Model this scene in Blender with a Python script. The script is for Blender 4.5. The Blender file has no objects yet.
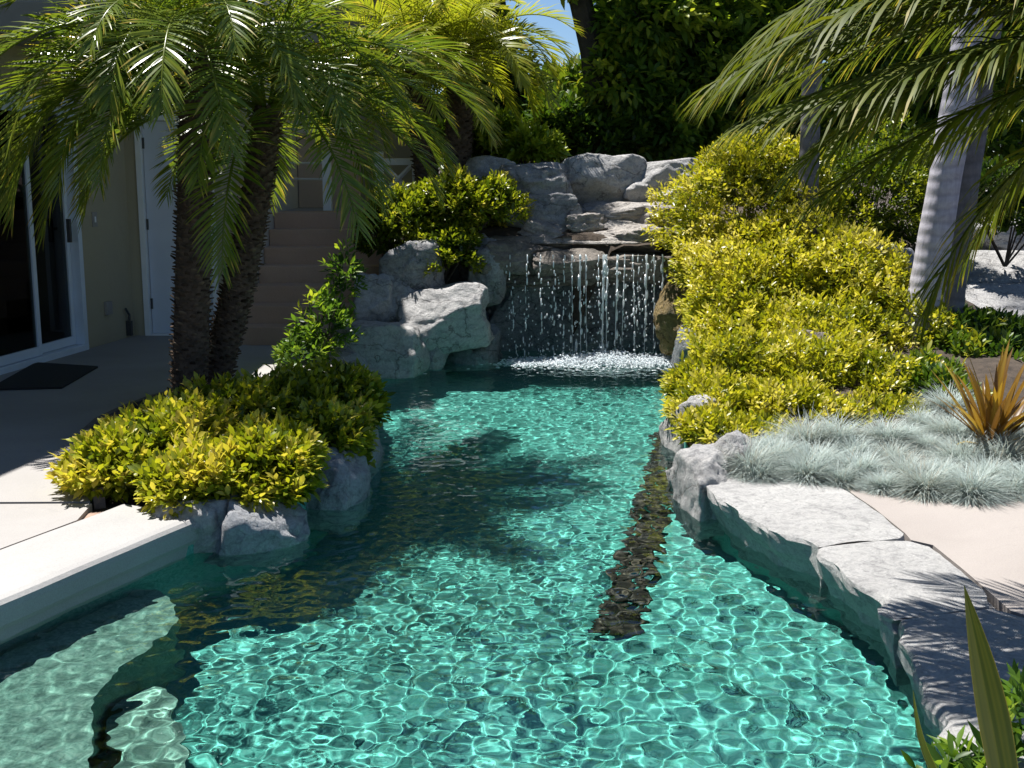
import bpy, bmesh, math, random
import numpy as np
from mathutils import Vector, Matrix, noise
from mathutils.geometry import tessellate_polygon

R = math.radians
S = bpy.context.scene
C = S.collection
random.seed(7)
RNG = np.random.default_rng(11)

# ------------------------------------------------------------------ camera model (used to measure the place)
F = 1200.0
PITCH = R(10.34)
CAMZ = 1.6
WZ = -0.16                      # pool water level; deck is z = 0
cp, sp = math.cos(PITCH), math.sin(PITCH)


def ray(u, v):
    dx, dy = (u - 512) / F, (384 - v) / F
    return Vector((dx, cp + dy * sp, -sp + dy * cp))


def G(u, v, z=0.0):
    d = ray(u, v)
    t = (z - CAMZ) / d.z
    return Vector((d.x * t, d.y * t, z))


def P(u, v, Y):
    d = ray(u, v)
    t = Y / d.y
    return Vector((d.x * t, Y, CAMZ + d.z * t))


def U(u, v, z):
    """point at depth z below the water, seen through the flat surface"""
    s = G(u, v, WZ)
    d = ray(u, v).normalized()
    h = Vector((d.x, d.y, 0))
    sint = h.length / 1.333
    tan = sint / math.sqrt(1 - sint * sint)
    return Vector((s.x, s.y, z)) + h.normalized() * tan * (WZ - z)


# ------------------------------------------------------------------ materials
def newmat(name):
    m = bpy.data.materials.new(name)
    m.use_nodes = True
    nt = m.node_tree
    b = nt.nodes['Principled BSDF']
    return m, nt, b


def ramp(nt, fac, stops):
    r = nt.nodes.new('ShaderNodeValToRGB')
    e = r.color_ramp.elements
    while len(e) < len(stops):
        e.new(0.5)
    for i, (p, c) in enumerate(stops):
        e[i].position = p
        e[i].color = (*c, 1)
    nt.links.new(fac, r.inputs[0])
    return r.outputs[0]


def noise_tex(nt, vec, scale, detail=6, rough=.6, dist=0):
    n = nt.nodes.new('ShaderNodeTexNoise')
    n.inputs['Scale'].default_value = scale
    n.inputs['Detail'].default_value = detail
    n.inputs['Roughness'].default_value = rough
    n.inputs['Distortion'].default_value = dist
    nt.links.new(vec, n.inputs['Vector'])
    return n.outputs['Fac']


def mixc(nt, a, b, fac, mode='MIX'):
    m = nt.nodes.new('ShaderNodeMix')
    m.data_type = 'RGBA'
    m.blend_type = mode
    for s, val in ((0, fac), (6, a), (7, b)):
        if hasattr(val, 'node'):
            nt.links.new(val, m.inputs[s])
        elif s == 0:
            m.inputs[0].default_value = val
        else:
            m.inputs[s].default_value = (*val, 1)
    return m.outputs[2]


def bump(nt, b, h, strength=.5, dist=.01, normal=None):
    n = nt.nodes.new('ShaderNodeBump')
    n.inputs['Strength'].default_value = strength
    n.inputs['Distance'].default_value = dist
    nt.links.new(h, n.inputs['Height'])
    if normal:
        nt.links.new(normal, n.inputs['Normal'])
    nt.links.new(n.outputs[0], b.inputs['Normal'])
    return n.outputs[0]


def objvec(nt, scale=None):
    t = nt.nodes.new('ShaderNodeTexCoord')
    if scale is None:
        return t.outputs['Object']
    m = nt.nodes.new('ShaderNodeMapping')
    m.inputs['Scale'].default_value = scale
    nt.links.new(t.outputs['Object'], m.inputs[0])
    return m.outputs[0]


def simple(name, col, rough=.6, var=.12, scale=8, bumpd=0.0, metal=0, spec=.5):
    m, nt, b = newmat(name)
    v = objvec(nt)
    n = noise_tex(nt, v, scale)
    lo = tuple(c * (1 - var) for c in col)
    hi = tuple(min(1, c * (1 + var)) for c in col)
    nt.links.new(ramp(nt, n, [(.3, lo), (.7, hi)]), b.inputs['Base Color'])
    b.inputs['Roughness'].default_value = rough
    b.inputs['Metallic'].default_value = metal
    b.inputs['Specular IOR Level'].default_value = spec
    if bumpd:
        bump(nt, b, noise_tex(nt, v, scale * 6), .6, bumpd)
    return m


def rock_mat(name, lo, mid, hi, stain=(.10, .10, .11), rough=.85, crack=.8, stainpos=.62, strata=.32):
    m, nt, b = newmat(name)
    v = objvec(nt)
    n1 = noise_tex(nt, v, 2.2, 8, .65, .4)
    base = ramp(nt, n1, [(.28, lo), (.5, mid), (.72, hi)])
    n2 = noise_tex(nt, v, 5.5, 9, .7, .8)
    st = ramp(nt, n2, [(stainpos - .08, (0, 0, 0)), (stainpos + .08, (.75, .75, .75))])
    base = mixc(nt, base, stain, st)
    n3 = noise_tex(nt, v, 90, 4, .7)
    base = mixc(nt, base, ramp(nt, n3, [(.3, (.72, .72, .72)), (.65, (1.0, 1.0, 1.0))]), .8, 'MULTIPLY')
    n4 = noise_tex(nt, v, 16, 8, .75, 1.5)
    base = mixc(nt, base, ramp(nt, n4, [(.32, (.5, .5, .51)), (.52, (1.0, 1.0, 1.0)), (.75, (1.12, 1.11, 1.08))]), .85, 'MULTIPLY')
    ws = nt.nodes.new('ShaderNodeTexWave')
    ws.bands_direction = 'Z'
    ws.inputs['Scale'].default_value = 3.5
    ws.inputs['Distortion'].default_value = 9
    ws.inputs['Detail'].default_value = 5
    ws.inputs['Detail Roughness'].default_value = .7
    nt.links.new(v, ws.inputs['Vector'])
    base = mixc(nt, base, ramp(nt, ws.outputs['Fac'], [(.0, (.62, .61, .60)), (.25, (1, 1, 1)), (1, (1.05, 1.04, 1.02))]), strata, 'MULTIPLY')
    # a few irregular cracks
    vo = nt.nodes.new('ShaderNodeTexVoronoi')
    vo.feature = 'DISTANCE_TO_EDGE'
    vo.inputs['Scale'].default_value = 1.5
    wv = nt.nodes.new('ShaderNodeVectorMath')
    wv.operation = 'MULTIPLY_ADD'
    nn = nt.nodes.new('ShaderNodeTexNoise')
    nn.inputs['Scale'].default_value = 4
    nn.inputs['Detail'].default_value = 5
    nt.links.new(v, nn.inputs['Vector'])
    nt.links.new(nn.outputs['Color'], wv.inputs[0])
    wv.inputs[1].default_value = (.75, .75, .75)
    nt.links.new(v, wv.inputs[2])
    nt.links.new(wv.outputs[0], vo.inputs['Vector'])
    cr = ramp(nt, vo.outputs['Distance'], [(.0, (0, 0, 0)), (.035, (1, 1, 1))])
    base = mixc(nt, base, ramp(nt, vo.outputs['Distance'], [(.0, (.35, .34, .33)), (.02, (1, 1, 1))]), crack, 'MULTIPLY')
    nt.links.new(base, b.inputs['Base Color'])
    b.inputs['Roughness'].default_value = rough
    b.inputs['Specular IOR Level'].default_value = .3
    nb = bump(nt, b, cr, .5 * crack, .02)
    nb = bump(nt, b, noise_tex(nt, v, 12, 12, .75), 1.0, .045, nb)
    bump(nt, b, noise_tex(nt, v, 60, 8, .75), .7, .010, nb)
    return m


def leaf_mat(name, stops, rough=.38, trans=.32, tcol=None, spec=.5):
    m, nt, b = newmat(name)
    a = nt.nodes.new('ShaderNodeAttribute')
    a.attribute_name = 'var'
    col = ramp(nt, a.outputs['Fac'], stops)
    nt.links.new(col, b.inputs['Base Color'])
    b.inputs['Roughness'].default_value = rough
    b.inputs['Specular IOR Level'].default_value = spec
    t = nt.nodes.new('ShaderNodeBsdfTranslucent')
    tc = mixc(nt, col, tcol or (1.0, 1.0, .45), 1.0, 'MULTIPLY')
    nt.links.new(tc, t.inputs[0])
    mx = nt.nodes.new('ShaderNodeMixShader')
    mx.inputs[0].default_value = trans
    nt.links.new(b.outputs[0], mx.inputs[1])
    nt.links.new(t.outputs[0], mx.inputs[2])
    nt.links.new(mx.outputs[0], nt.nodes['Material Output'].inputs[0])
    return m


M = {}
M['rock'] = rock_mat('grey_rock', (.26, .26, .28), (.41, .405, .41), (.54, .53, .52))
M['rock_pale'] = rock_mat('pale_rock', (.38, .375, .37), (.55, .54, .53), (.66, .645, .625), (.20, .195, .195), stainpos=.66)
M['rock_brown'] = rock_mat('wet_brown_rock', (.16, .14, .12), (.27, .235, .20), (.40, .36, .32), (.07, .06, .05), rough=.55)
M['rock_ledge'] = rock_mat('tier_rock', (.29, .26, .24), (.47, .43, .395), (.63, .59, .55), (.11, .09, .08), rough=.65)
M['rock_rust'] = rock_mat('rusty_rock', (.10, .08, .04), (.26, .18, .06), (.36, .27, .12), (.05, .05, .03), rough=.5)
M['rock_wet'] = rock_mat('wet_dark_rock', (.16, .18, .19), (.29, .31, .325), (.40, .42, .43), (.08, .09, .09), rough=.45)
M['slab'] = rock_mat('coping_slab_stone', (.50, .49, .48), (.58, .57, .555), (.64, .63, .61), (.42, .41, .40), crack=.10, stainpos=.74, strata=.06)
M['plant_bank'] = rock_mat('bank_rock', (.34, .35, .375), (.48, .49, .51), (.62, .62, .62), (.14, .15, .17), crack=.4)


def concrete(name, lo, hi, speck=.75):
    m, nt, b = newmat(name)
    v = objvec(nt)
    base = ramp(nt, noise_tex(nt, v, .9, 9, .62, .5), [(.3, lo), (.7, hi)])
    sp_ = noise_tex(nt, v, 160, 3, .8)
    base = mixc(nt, base, ramp(nt, sp_, [(.3, (speck,) * 3), (.6, (1, 1, 1))]), .7, 'MULTIPLY')
    st = noise_tex(nt, v, 3.2, 10, .72, 1.2)
    base = mixc(nt, base, tuple(c * .72 for c in lo), ramp(nt, st, [(.60, (0, 0, 0)), (.78, (.55, .55, .55))]))
    nt.links.new(base, b.inputs['Base Color'])
    b.inputs['Roughness'].default_value = .85
    b.inputs['Specular IOR Level'].default_value = .25
    nb = bump(nt, b, noise_tex(nt, v, 45, 6, .7), .35, .004)
    bump(nt, b, noise_tex(nt, v, 4, 6, .65), .5, .016, nb)
    return m


M['deck'] = concrete('deck_concrete', (.30, .285, .27), (.38, .36, .345))
M['deck_pink'] = concrete('pink_deck_concrete', (.285, .255, .235), (.35, .315, .29))
M['coping'] = concrete('coping_concrete', (.32, .31, .30), (.40, .39, .375), .75)
M['stair'] = concrete('stair_concrete', (.46, .30, .21), (.56, .385, .285))
M['cream'] = concrete('cream_stucco', (.37, .325, .225), (.42, .375, .265), .88)
M['wall_pale'] = concrete('pale_stucco', (.58, .54, .50), (.66, .62, .57), .88)
M['wall_pink'] = concrete('pink_stucco', (.56, .43, .35), (.62, .49, .40), .88)
M['white'] = simple('white_paint', (.78, .79, .80), .35, .04, 6)
M['door_white'] = simple('door_paint', (.62, .66, .74), .45, .04, 4)
M['alu'] = simple('white_aluminium_frame', (.62, .68, .76), .35, .05, 5)
M['dark_metal'] = simple('dark_metal', (.05, .05, .05), .4, .2, 20)
M['roof'] = simple('roof_tile', (.25, .13, .09), .8, .25, 6, .01)
M['soffit'] = simple('soffit_paint', (.30, .28, .26), .7, .1, 4)
M['interior'] = simple('interior_wall', (.10, .09, .08), .9, .1, 2)
M['mat'] = simple('rubber_mat', (.018, .017, .016), .9, .5, 90, .004)
M['soil'] = simple('soil', (.055, .04, .028), .95, .45, 14, .02)
M['bark'] = simple('bark', (.09, .07, .055), .9, .45, 12, .02)
M['bark_dark'] = simple('dark_bark', (.05, .042, .035), .9, .45, 10, .02)
M['edging'] = simple('planter_edging', (.16, .13, .11), .85, .3, 12, .01)
M['grout'] = simple('joint_filler', (.30, .20, .15), .9, .2, 20)


def glass_pane():
    m, nt, b = newmat('window_glass')
    nt.nodes.remove(b)
    tr = nt.nodes.new('ShaderNodeBsdfTransparent')
    tr.inputs[0].default_value = (.55, .62, .60, 1)
    gl = nt.nodes.new('ShaderNodeBsdfGlossy')
    gl.inputs['Roughness'].default_value = .02
    fr = nt.nodes.new('ShaderNodeFresnel')
    fr.inputs[0].default_value = 1.5
    mx = nt.nodes.new('ShaderNodeMixShader')
    nt.links.new(fr.outputs[0], mx.inputs[0])
    nt.links.new(tr.outputs[0], mx.inputs[1])
    nt.links.new(gl.outputs[0], mx.inputs[2])
    nt.links.new(mx.outputs[0], nt.nodes['Material Output'].inputs[0])
    return m


M['glass'] = glass_pane()


def water_mat():
    m, nt, b = newmat('pool_water')
    nt.nodes.remove(b)
    g = nt.nodes.new('ShaderNodeBsdfGlass')
    g.inputs['Roughness'].default_value = 0
    g.inputs['IOR'].default_value = 1.333
    g.inputs['Color'].default_value = (.80, .97, .945, 1)
    nt.links.new(g.outputs[0], nt.nodes['Material Output'].inputs[0])
    return m


M['water'] = water_mat()


def plaster(name, lo, mid, hi, peb=55):
    m, nt, b = newmat(name)
    v = objvec(nt)
    n = noise_tex(nt, v, peb, 3, .6)
    base = ramp(nt, n, [(.3, lo), (.5, mid), (.72, hi)])
    n2 = noise_tex(nt, v, 1.1, 5, .6)
    base = mixc(nt, base, ramp(nt, n2, [(.3, (.78, .84, .82)), (.7, (1, 1, 1))]), 1.0, 'MULTIPLY')
    nt.links.new(base, b.inputs['Base Color'])
    b.inputs['Roughness'].default_value = .9
    b.inputs['Specular IOR Level'].default_value = .0
    return m


M['plaster'] = plaster('pool_plaster', (.078, .265, .23), (.13, .38, .335), (.23, .48, .425))
M['plaster_step'] = plaster('step_plaster', (.11, .175, .15), (.19, .275, .235), (.33, .41, .35), 60)
M['ledge'] = plaster('ledge_plaster', (.12, .22, .16), (.17, .34, .26), (.26, .44, .34), 30)
M['tile'] = plaster('dark_pebble_band', (.02, .02, .02), (.07, .05, .045), (.20, .13, .10), 22)


def foam_mat():
    m, nt, b = newmat('white_water')
    b.inputs['Base Color'].default_value = (.86, .90, .92, 1)
    b.inputs['Roughness'].default_value = .15
    b.inputs['Subsurface Weight'].default_value = .0
    t = nt.nodes.new('ShaderNodeBsdfTranslucent')
    t.inputs[0].default_value = (.86, .90, .92, 1)
    mx = nt.nodes.new('ShaderNodeMixShader')
    mx.inputs[0].default_value = .45
    nt.links.new(b.outputs[0], mx.inputs[1])
    nt.links.new(t.outputs[0], mx.inputs[2])
    nt.links.new(mx.outputs[0], nt.nodes['Material Output'].inputs[0])
    return m


M['foam'] = foam_mat()

M['gold'] = leaf_mat('golden_leaf', [(0, (.05, .08, .008)), (.28, (.16, .20, .014)), (.62, (.36, .36, .022)), (.88, (.55, .50, .04)), (1, (.68, .60, .16))], .34, .48)  # golden foliage; the palest stop paints sun highlights into the leaves
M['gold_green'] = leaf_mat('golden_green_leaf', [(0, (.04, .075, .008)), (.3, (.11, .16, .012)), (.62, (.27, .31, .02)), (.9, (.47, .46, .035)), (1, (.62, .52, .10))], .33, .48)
M['green'] = leaf_mat('green_leaf', [(0, (.025, .06, .012)), (.5, (.08, .15, .018)), (.85, (.19, .25, .025)), (1, (.34, .34, .04))], .42, .42, None, .35)
M['dark_green'] = leaf_mat('dark_green_leaf', [(0, (.04, .09, .018)), (.45, (.12, .22, .03)), (.8, (.28, .38, .04)), (1, (.42, .46, .06))], .4, .55, None, .3)
M['lime'] = leaf_mat('lime_leaf', [(0, (.09, .16, .01)), (.5, (.20, .30, .02)), (1, (.36, .42, .04))], .35, .35)
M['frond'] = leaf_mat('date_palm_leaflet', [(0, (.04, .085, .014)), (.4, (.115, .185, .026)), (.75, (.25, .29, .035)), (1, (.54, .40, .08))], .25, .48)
M['frond_lit'] = leaf_mat('sunlit_date_leaflet', [(0, (.09, .15, .014)), (.45, (.26, .31, .028)), (.8, (.44, .44, .05)), (1, (.6, .46, .10))], .28, .52)  # lit copy of the date palm leaflet, sunlight painted in as brighter yellow
M['frond_king'] = leaf_mat('king_palm_leaflet', [(0, (.035, .06, .008)), (.5, (.09, .12, .012)), (.85, (.18, .19, .02)), (1, (.38, .29, .06))], .5, .48, None, .2)
M['fescue'] = leaf_mat('blue_fescue_blade', [(0, (.40, .34, .25)), (.25, (.38, .40, .35)), (.6, (.40, .475, .455)), (1, (.54, .61, .585))], .6, .35, (1, 1, .95))
M['flax'] = leaf_mat('bronze_flax_blade', [(0, (.05, .035, .012)), (.35, (.15, .075, .016)), (.65, (.28, .16, .02)), (1, (.46, .34, .05))], .35, .35, (1, .9, .5))
M['flax_green'] = leaf_mat('olive_flax_blade', [(0, (.03, .045, .010)), (.45, (.08, .10, .012)), (.7, (.16, .16, .02)), (1, (.46, .32, .07))], .30, .35)
M['flax_edge'] = simple('flax_blade_edge', (.24, .11, .03), .45, .2, 12)


def palm_bark(name, lo, hi, ringscale, rough=.9):
    m, nt, b = newmat(name)
    v = objvec(nt)
    n = noise_tex(nt, v, 9, 8, .7, .5)
    base = ramp(nt, n, [(.3, lo), (.7, hi)])
    w = nt.nodes.new('ShaderNodeTexWave')
    w.bands_direction = 'Z'
    w.inputs['Scale'].default_value = ringscale
    w.inputs['Distortion'].default_value = 3.0
    w.inputs['Detail'].default_value = 4
    nt.links.new(v, w.inputs['Vector'])
    base = mixc(nt, base, ramp(nt, w.outputs['Fac'], [(.0, (.72, .72, .72)), (.35, (1, 1, 1))]), .6, 'MULTIPLY')
    vs = noise_tex(nt, objvec(nt, (40, 40, 3)), 1.0, 6, .7)
    base = mixc(nt, base, ramp(nt, vs, [(.35, (.7, .7, .7)), (.6, (1, 1, 1))]), .6, 'MULTIPLY')
    nt.links.new(base, b.inputs['Base Color'])
    b.inputs['Roughness'].default_value = rough
    nb = bump(nt, b, w.outputs['Fac'], .35, .012)
    bump(nt, b, vs, .5, .01, nb)
    return m


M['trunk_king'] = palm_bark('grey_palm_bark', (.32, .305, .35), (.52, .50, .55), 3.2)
M['trunk_dark'] = palm_bark('shaded_palm_bark', (.10, .10, .105), (.19, .18, .19), 3.0)  # darker copy of the grey bark, shade put into its colour
M['trunk_date'] = simple('date_palm_bark', (.10, .07, .048), .95, .55, 22, .02)
M['stub'] = leaf_mat('leaf_stub', [(0, (.035, .022, .014)), (.5, (.11, .075, .05)), (1, (.24, .18, .12))], .9, .0, (1, 1, 1), .2)
M['rachis'] = simple('palm_rachis', (.14, .15, .03), .4, .2, 10)


# ------------------------------------------------------------------ object helpers
def link_mesh(name, me, parent=None):
    o = bpy.data.objects.new(name, me)
    C.objects.link(o)
    if parent is not None:
        o.parent = parent
    return o


def raw(name, V, Fs, mat, parent=None, smooth=False, var=None, off=(0, 0, 0)):
    """V: n x 3 array; Fs: list of int arrays, each m x k"""
    V = np.asarray(V, dtype=np.float32) - np.asarray(off, dtype=np.float32)
    if not isinstance(Fs, list):
        Fs = [Fs]
    Fs = [np.asarray(f, dtype=np.int32) for f in Fs if len(f)]
    me = bpy.data.meshes.new(name)
    me.vertices.add(len(V))
    me.vertices.foreach_set('co', V.ravel())
    nl = sum(f.size for f in Fs)
    nf = sum(len(f) for f in Fs)
    me.loops.add(nl)
    me.loops.foreach_set('vertex_index', np.concatenate([f.ravel() for f in Fs]))
    me.polygons.add(nf)
    ls, pos = [], 0
    for f in Fs:
        k = f.shape[1]
        ls.append(pos + np.arange(len(f)) * k)
        pos += f.size
    me.polygons.foreach_set('loop_start', np.concatenate(ls).astype(np.int32))
    me.update(calc_edges=True)
    me.validate()
    if smooth:
        me.polygons.foreach_set('use_smooth', np.ones(len(me.polygons), dtype=bool))
    if var is not None:
        a = me.attributes.new('var', 'FLOAT', 'POINT')
        a.data.foreach_set('value', np.asarray(var, dtype=np.float32))
    if isinstance(mat, str):
        mat = M[mat]
    me.materials.append(mat)
    return link_mesh(name, me, parent)


def tag(o, label=None, cat=None, group=None, kind=None):
    if label: o['label'] = label
    if cat: o['category'] = cat
    if group: o['group'] = group
    if kind: o['kind'] = kind
    return o


def thing(name, loc, label, cat, group=None):
    o = bpy.data.objects.new(name, None)
    o.empty_display_size = .1
    o.location = loc
    C.objects.link(o)
    return tag(o, label, cat, group)


class MB:
    """collects boxes, tubes, prisms for one mesh"""
    def __init__(s):
        s.v, s.f = [], []

    def add(s, vs, fs):
        n = len(s.v)
        s.v += [tuple(p) for p in vs]
        s.f += [tuple(i + n for i in f) for f in fs]
        return s

    def box(s, x0, x1, y0, y1, z0, z1, T=None):
        vs = [Vector(p) for p in ((x0, y0, z0), (x1, y0, z0), (x1, y1, z0), (x0, y1, z0), (x0, y0, z1), (x1, y0, z1), (x1, y1, z1), (x0, y1, z1))]
        if T is not None:
            vs = [T @ p for p in vs]
        return s.add(vs, [(3, 2, 1, 0), (4, 5, 6, 7), (0, 1, 5, 4), (1, 2, 6, 5), (2, 3, 7, 6), (3, 0, 4, 7)])

    def tube(s, pts, rad, n=8, cap=True):
        V, Fq = tube_arrays(pts, rad, n)
        s.add(V.tolist(), Fq.tolist())
        if cap:
            k = len(s.v) - len(V)
            s.f.append(tuple(k + i for i in range(n))[::-1])
            s.f.append(tuple(k + len(V) - n + i for i in range(n)))
        return s

    def build(s, name, mat, parent=None, bevel=0, smooth=False):
        off = parent_origin(parent)
        me = bpy.data.meshes.new(name)
        me.from_pydata([(p[0] - off.x, p[1] - off.y, p[2] - off.z) for p in s.v], [], s.f)
        me.materials.append(M[mat] if isinstance(mat, str) else mat)
        if bevel:
            bm = bmesh.new()
            bm.from_mesh(me)
            bmesh.ops.bevel(bm, geom=[e for e in bm.edges if e.is_manifold and e.calc_face_angle(0) > .5], offset=bevel, segments=2, affect='EDGES', profile=.6)
            bm.to_mesh(me)
            bm.free()
        if smooth:
            me.polygons.foreach_set('use_smooth', [True] * len(me.polygons))
        return link_mesh(name, me, parent)


def parent_origin(p):
    o = Vector((0, 0, 0))
    while p is not None:
        o += p.location
        p = p.parent
    return o


def tube_arrays(pts, rad, n=8):
    pts = np.asarray([tuple(p) for p in pts], dtype=float)
    rad = np.broadcast_to(np.asarray(rad, dtype=float), (len(pts),))
    T = np.gradient(pts, axis=0)
    T /= np.linalg.norm(T, axis=1)[:, None] + 1e-9
    ref = np.array([0.0, 1.0, 0.03]) if abs(T[0] @ np.array([0, 1, .03])) < .8 else np.array([1.0, 0, 0.03])
    A = np.cross(T, ref)
    A /= np.linalg.norm(A, axis=1)[:, None] + 1e-9
    B = np.cross(T, A)
    th = np.arange(n) * 2 * math.pi / n
    V = pts[:, None, :] + rad[:, None, None] * (np.cos(th)[None, :, None] * A[:, None, :] + np.sin(th)[None, :, None] * B[:, None, :])
    i = np.arange(len(pts) - 1)[:, None] * n
    j = np.arange(n)[None, :]
    j2 = (j + 1) % n
    Fq = np.stack([i + j, i + j2, i + n + j2, i + n + j], -1).reshape(-1, 4)
    return V.reshape(-1, 3), Fq


def fbm(p, sc, oct_=4):
    return noise.fractal(Vector(p) * sc, 1.0, 2.0, oct_)


# ------------------------------------------------------------------ pool outline (world coordinates)
OUT = [Vector((-3.55, 1.0, 0)), Vector((-3.2, 2.0, 0)), G(-90, 668, WZ), G(0, 628, WZ), G(100, 588, WZ), G(205, 548, WZ),
       G(250, 536, WZ), G(292, 522, WZ), G(318, 498, WZ), G(345, 470, WZ), G(362, 440, WZ), G(366, 412, WZ), G(352, 390, WZ),
       G(352, 376, WZ), G(400, 368, WZ), G(436, 354, WZ), Vector((-.62, 11.62, 0)), Vector((.4, 11.62, 0)), Vector((1.4, 11.55, 0)),
       Vector((1.95, 10.9, 0)), G(708, 372, WZ), G(690, 390, WZ), G(676, 410, WZ), G(678, 440, WZ), G(693, 480, WZ), G(722, 518, WZ),
       G(792, 560, WZ), G(854, 588, WZ), G(896, 618, WZ), G(930, 680, WZ), G(954, 735, WZ), G(990, 810, WZ), Vector((1.42, 2.2, 0)), Vector((1.6, 1.0, 0))]
OUT2 = np.array([(p.x, p.y) for p in OUT])


def inside(poly, x, y):
    c = np.zeros(x.shape, dtype=bool)
    n = len(poly)
    for i in range(n):
        x0, y0 = poly[i]
        x1, y1 = poly[i - 1]
        hit = ((y0 > y) != (y1 > y)) & (x < (x1 - x0) * (y - y0) / (y1 - y0 + 1e-12) + x0)
        c ^= hit
    return c


def edge_dist(poly, x, y):
    d = np.full(x.shape, 1e9)
    n = len(poly)
    for i in range(n):
        a, b = np.array(poly[i - 1]), np.array(poly[i])
        ab = b - a
        t = np.clip(((x - a[0]) * ab[0] + (y - a[1]) * ab[1]) / (ab @ ab), 0, 1)
        d = np.minimum(d, np.hypot(x - a[0] - t * ab[0], y - a[1] - t * ab[1]))
    return d


# ------------------------------------------------------------------ setting: ground, deck, basin, water
def prism_poly(name, pts, z0, z1, mat, parent=None, kind=None):
    n = len(pts)
    vs = [(p[0], p[1], z1) for p in pts] + [(p[0], p[1], z0) for p in pts]
    tris = tessellate_polygon([[Vector((p[0], p[1], 0)) for p in pts]])
    mb = MB()
    fs = [tuple(t) for t in tris] + [(i, i + n, (i + 1) % n + n, (i + 1) % n) for i in range(n)]
    mb.add(vs, fs)
    o = mb.build(name, mat, parent)
    bm = bmesh.new()
    bm.from_mesh(o.data)
    bmesh.ops.recalc_face_normals(bm, faces=bm.faces)
    bm.to_mesh(o.data)
    bm.free()
    if kind:
        o['kind'] = kind
    return o


# ground sheet with the pool cut out of it
outer = [Vector((-300, -100, 0)), Vector((300, -100, 0)), Vector((300, 600, 0)), Vector((-300, 600, 0))]
hole = [Vector((p.x, p.y, 0)) for p in OUT]
tri = tessellate_polygon([outer, hole])
allp = outer + hole
g = MB().add([(p.x, p.y, -.045) for p in allp], [tuple(t) for t in tri]).build('ground', 'soil')
g['kind'] = 'structure'

# basin: walls and floor
FLOOR = -.88
nb_ = len(OUT)
tri = tessellate_polygon([hole])
mb = MB().add([(p.x, p.y, -.046) for p in OUT] + [(p.x, p.y, FLOOR) for p in OUT],
              [(i, (i + 1) % nb_, (i + 1) % nb_ + nb_, i + nb_) for i in range(nb_)] + [tuple(nb_ + i for i in t) for t in tri])
basin = mb.build('pool_basin', 'plaster')
basin['kind'] = 'structure'
basin.cycles.is_caustics_receiver = True

# submerged entry steps, bottom left
def smooth_poly(pts, k=4):
    """closed Catmull-Rom through pts"""
    n = len(pts)
    out = []
    for i in range(n):
        p0, p1, p2, p3 = (np.array(pts[(i + d) % n][:2]) for d in (-1, 0, 1, 2))
        for j in range(k):
            t = j / k
            out.append(.5 * ((2 * p1) + (-p0 + p2) * t + (2 * p0 - 5 * p1 + 4 * p2 - p3) * t * t + (-p0 + 3 * p1 - 3 * p2 + p3) * t ** 3))
    return out


def U2(u, v, z):
    p = U(u, v, z)
    return (p.x, p.y)


st1 = smooth_poly([(-1.62, 5.0), U2(174, 606, -.36), U2(176, 624, -.36), U2(148, 648, -.36), U2(113, 675, -.36), U2(96, 698, -.36), U2(93, 722, -.36), U2(91, 768, -.36), U2(84, 830, -.36), (-2.0, 1.3), (-3.4, 1.2), (-3.3, 2.0), (-2.45, 3.3), (-1.95, 4.3)], 5)
s1 = prism_poly('pool_step', st1, FLOOR, -.36, 'plaster_step', None, 'structure')
st2 = smooth_poly([U2(156, 681, -.58), U2(174, 696, -.58), U2(172, 710, -.58), U2(187, 724, -.58), U2(187, 745, -.58), U2(194, 790, -.58), U2(200, 860, -.58), U2(120, 860, -.58), U2(113, 768, -.58), U2(117, 741, -.58), U2(106, 722, -.58), U2(125, 698, -.58)], 5)
s2 = prism_poly('pool_step', st2, FLOOR, -.62, 'plaster_step', None, 'structure')
s1.cycles.is_caustics_receiver = s2.cycles.is_caustics_receiver = True

# shallow ledge on the right, edged with a band of dark pebbles
LZ = -.66
band_px = [(670, 432), (666, 460), (657, 495), (647, 530), (636, 570), (626, 605), (614, 634)]
band = [Vector((*U2(u, v, LZ), LZ)) for u, v in band_px]
bank_ = [G(690, 425, WZ), G(690, 450, WZ), G(698, 485, WZ), G(718, 522, WZ), G(760, 556, WZ), G(800, 585, WZ), G(850, 608, WZ)]
vs, fs = [], []
for i in range(len(band)):
    vs += [(band[i].x - .04 - .30 * (i / (len(band) - 1)) ** 2, band[i].y, FLOOR - .012), (band[i].x, band[i].y, LZ - .02), (bank_[i].x + .15, bank_[i].y, LZ + .02)]
last = band[-1]
vs += [(last.x - .35, last.y - 1.9, FLOOR - .012), (last.x + .08, last.y - 1.9, FLOOR - .004), (bank_[-1].x + .2, bank_[-1].y - 1.6, FLOOR - .004)]
for i in range(len(band)):
    for j in range(2):
        fs.append((i * 3 + j, i * 3 + j + 1, i * 3 + j + 4, i * 3 + j + 3))
l1 = MB().add(vs, fs).build('pool_ledge', 'plaster')
l1['kind'] = 'structure'
l1.cycles.is_caustics_receiver = True
bw = MB()
rr = random.Random(4)
for i in range(len(band) - 1):
    a, b = band[i], band[i + 1]
    nrm = Vector((-(b - a).y, (b - a).x, 0)).normalized()
    L = (b - a).length
    for k in range(int(L / .028)):
        for q in range(5):
            c = a.lerp(b, (k + rr.random()) / (L / .028)) + nrm * (-.085 + q * .04 + rr.uniform(-.02, .02))
            r = rr.uniform(.014, .034)
            bm = bmesh.new()
            bmesh.ops.create_icosphere(bm, subdivisions=1, radius=1)
            T = Matrix.Translation(c) @ Matrix.Rotation(rr.random() * 6, 4, 'Z') @ Matrix.Diagonal((r * 1.3, r, r * .8, 1))
            bw.add([T @ v.co for v in bm.verts], [tuple(v.index for v in f.verts) for f in bm.faces])
            bm.free()
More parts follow.
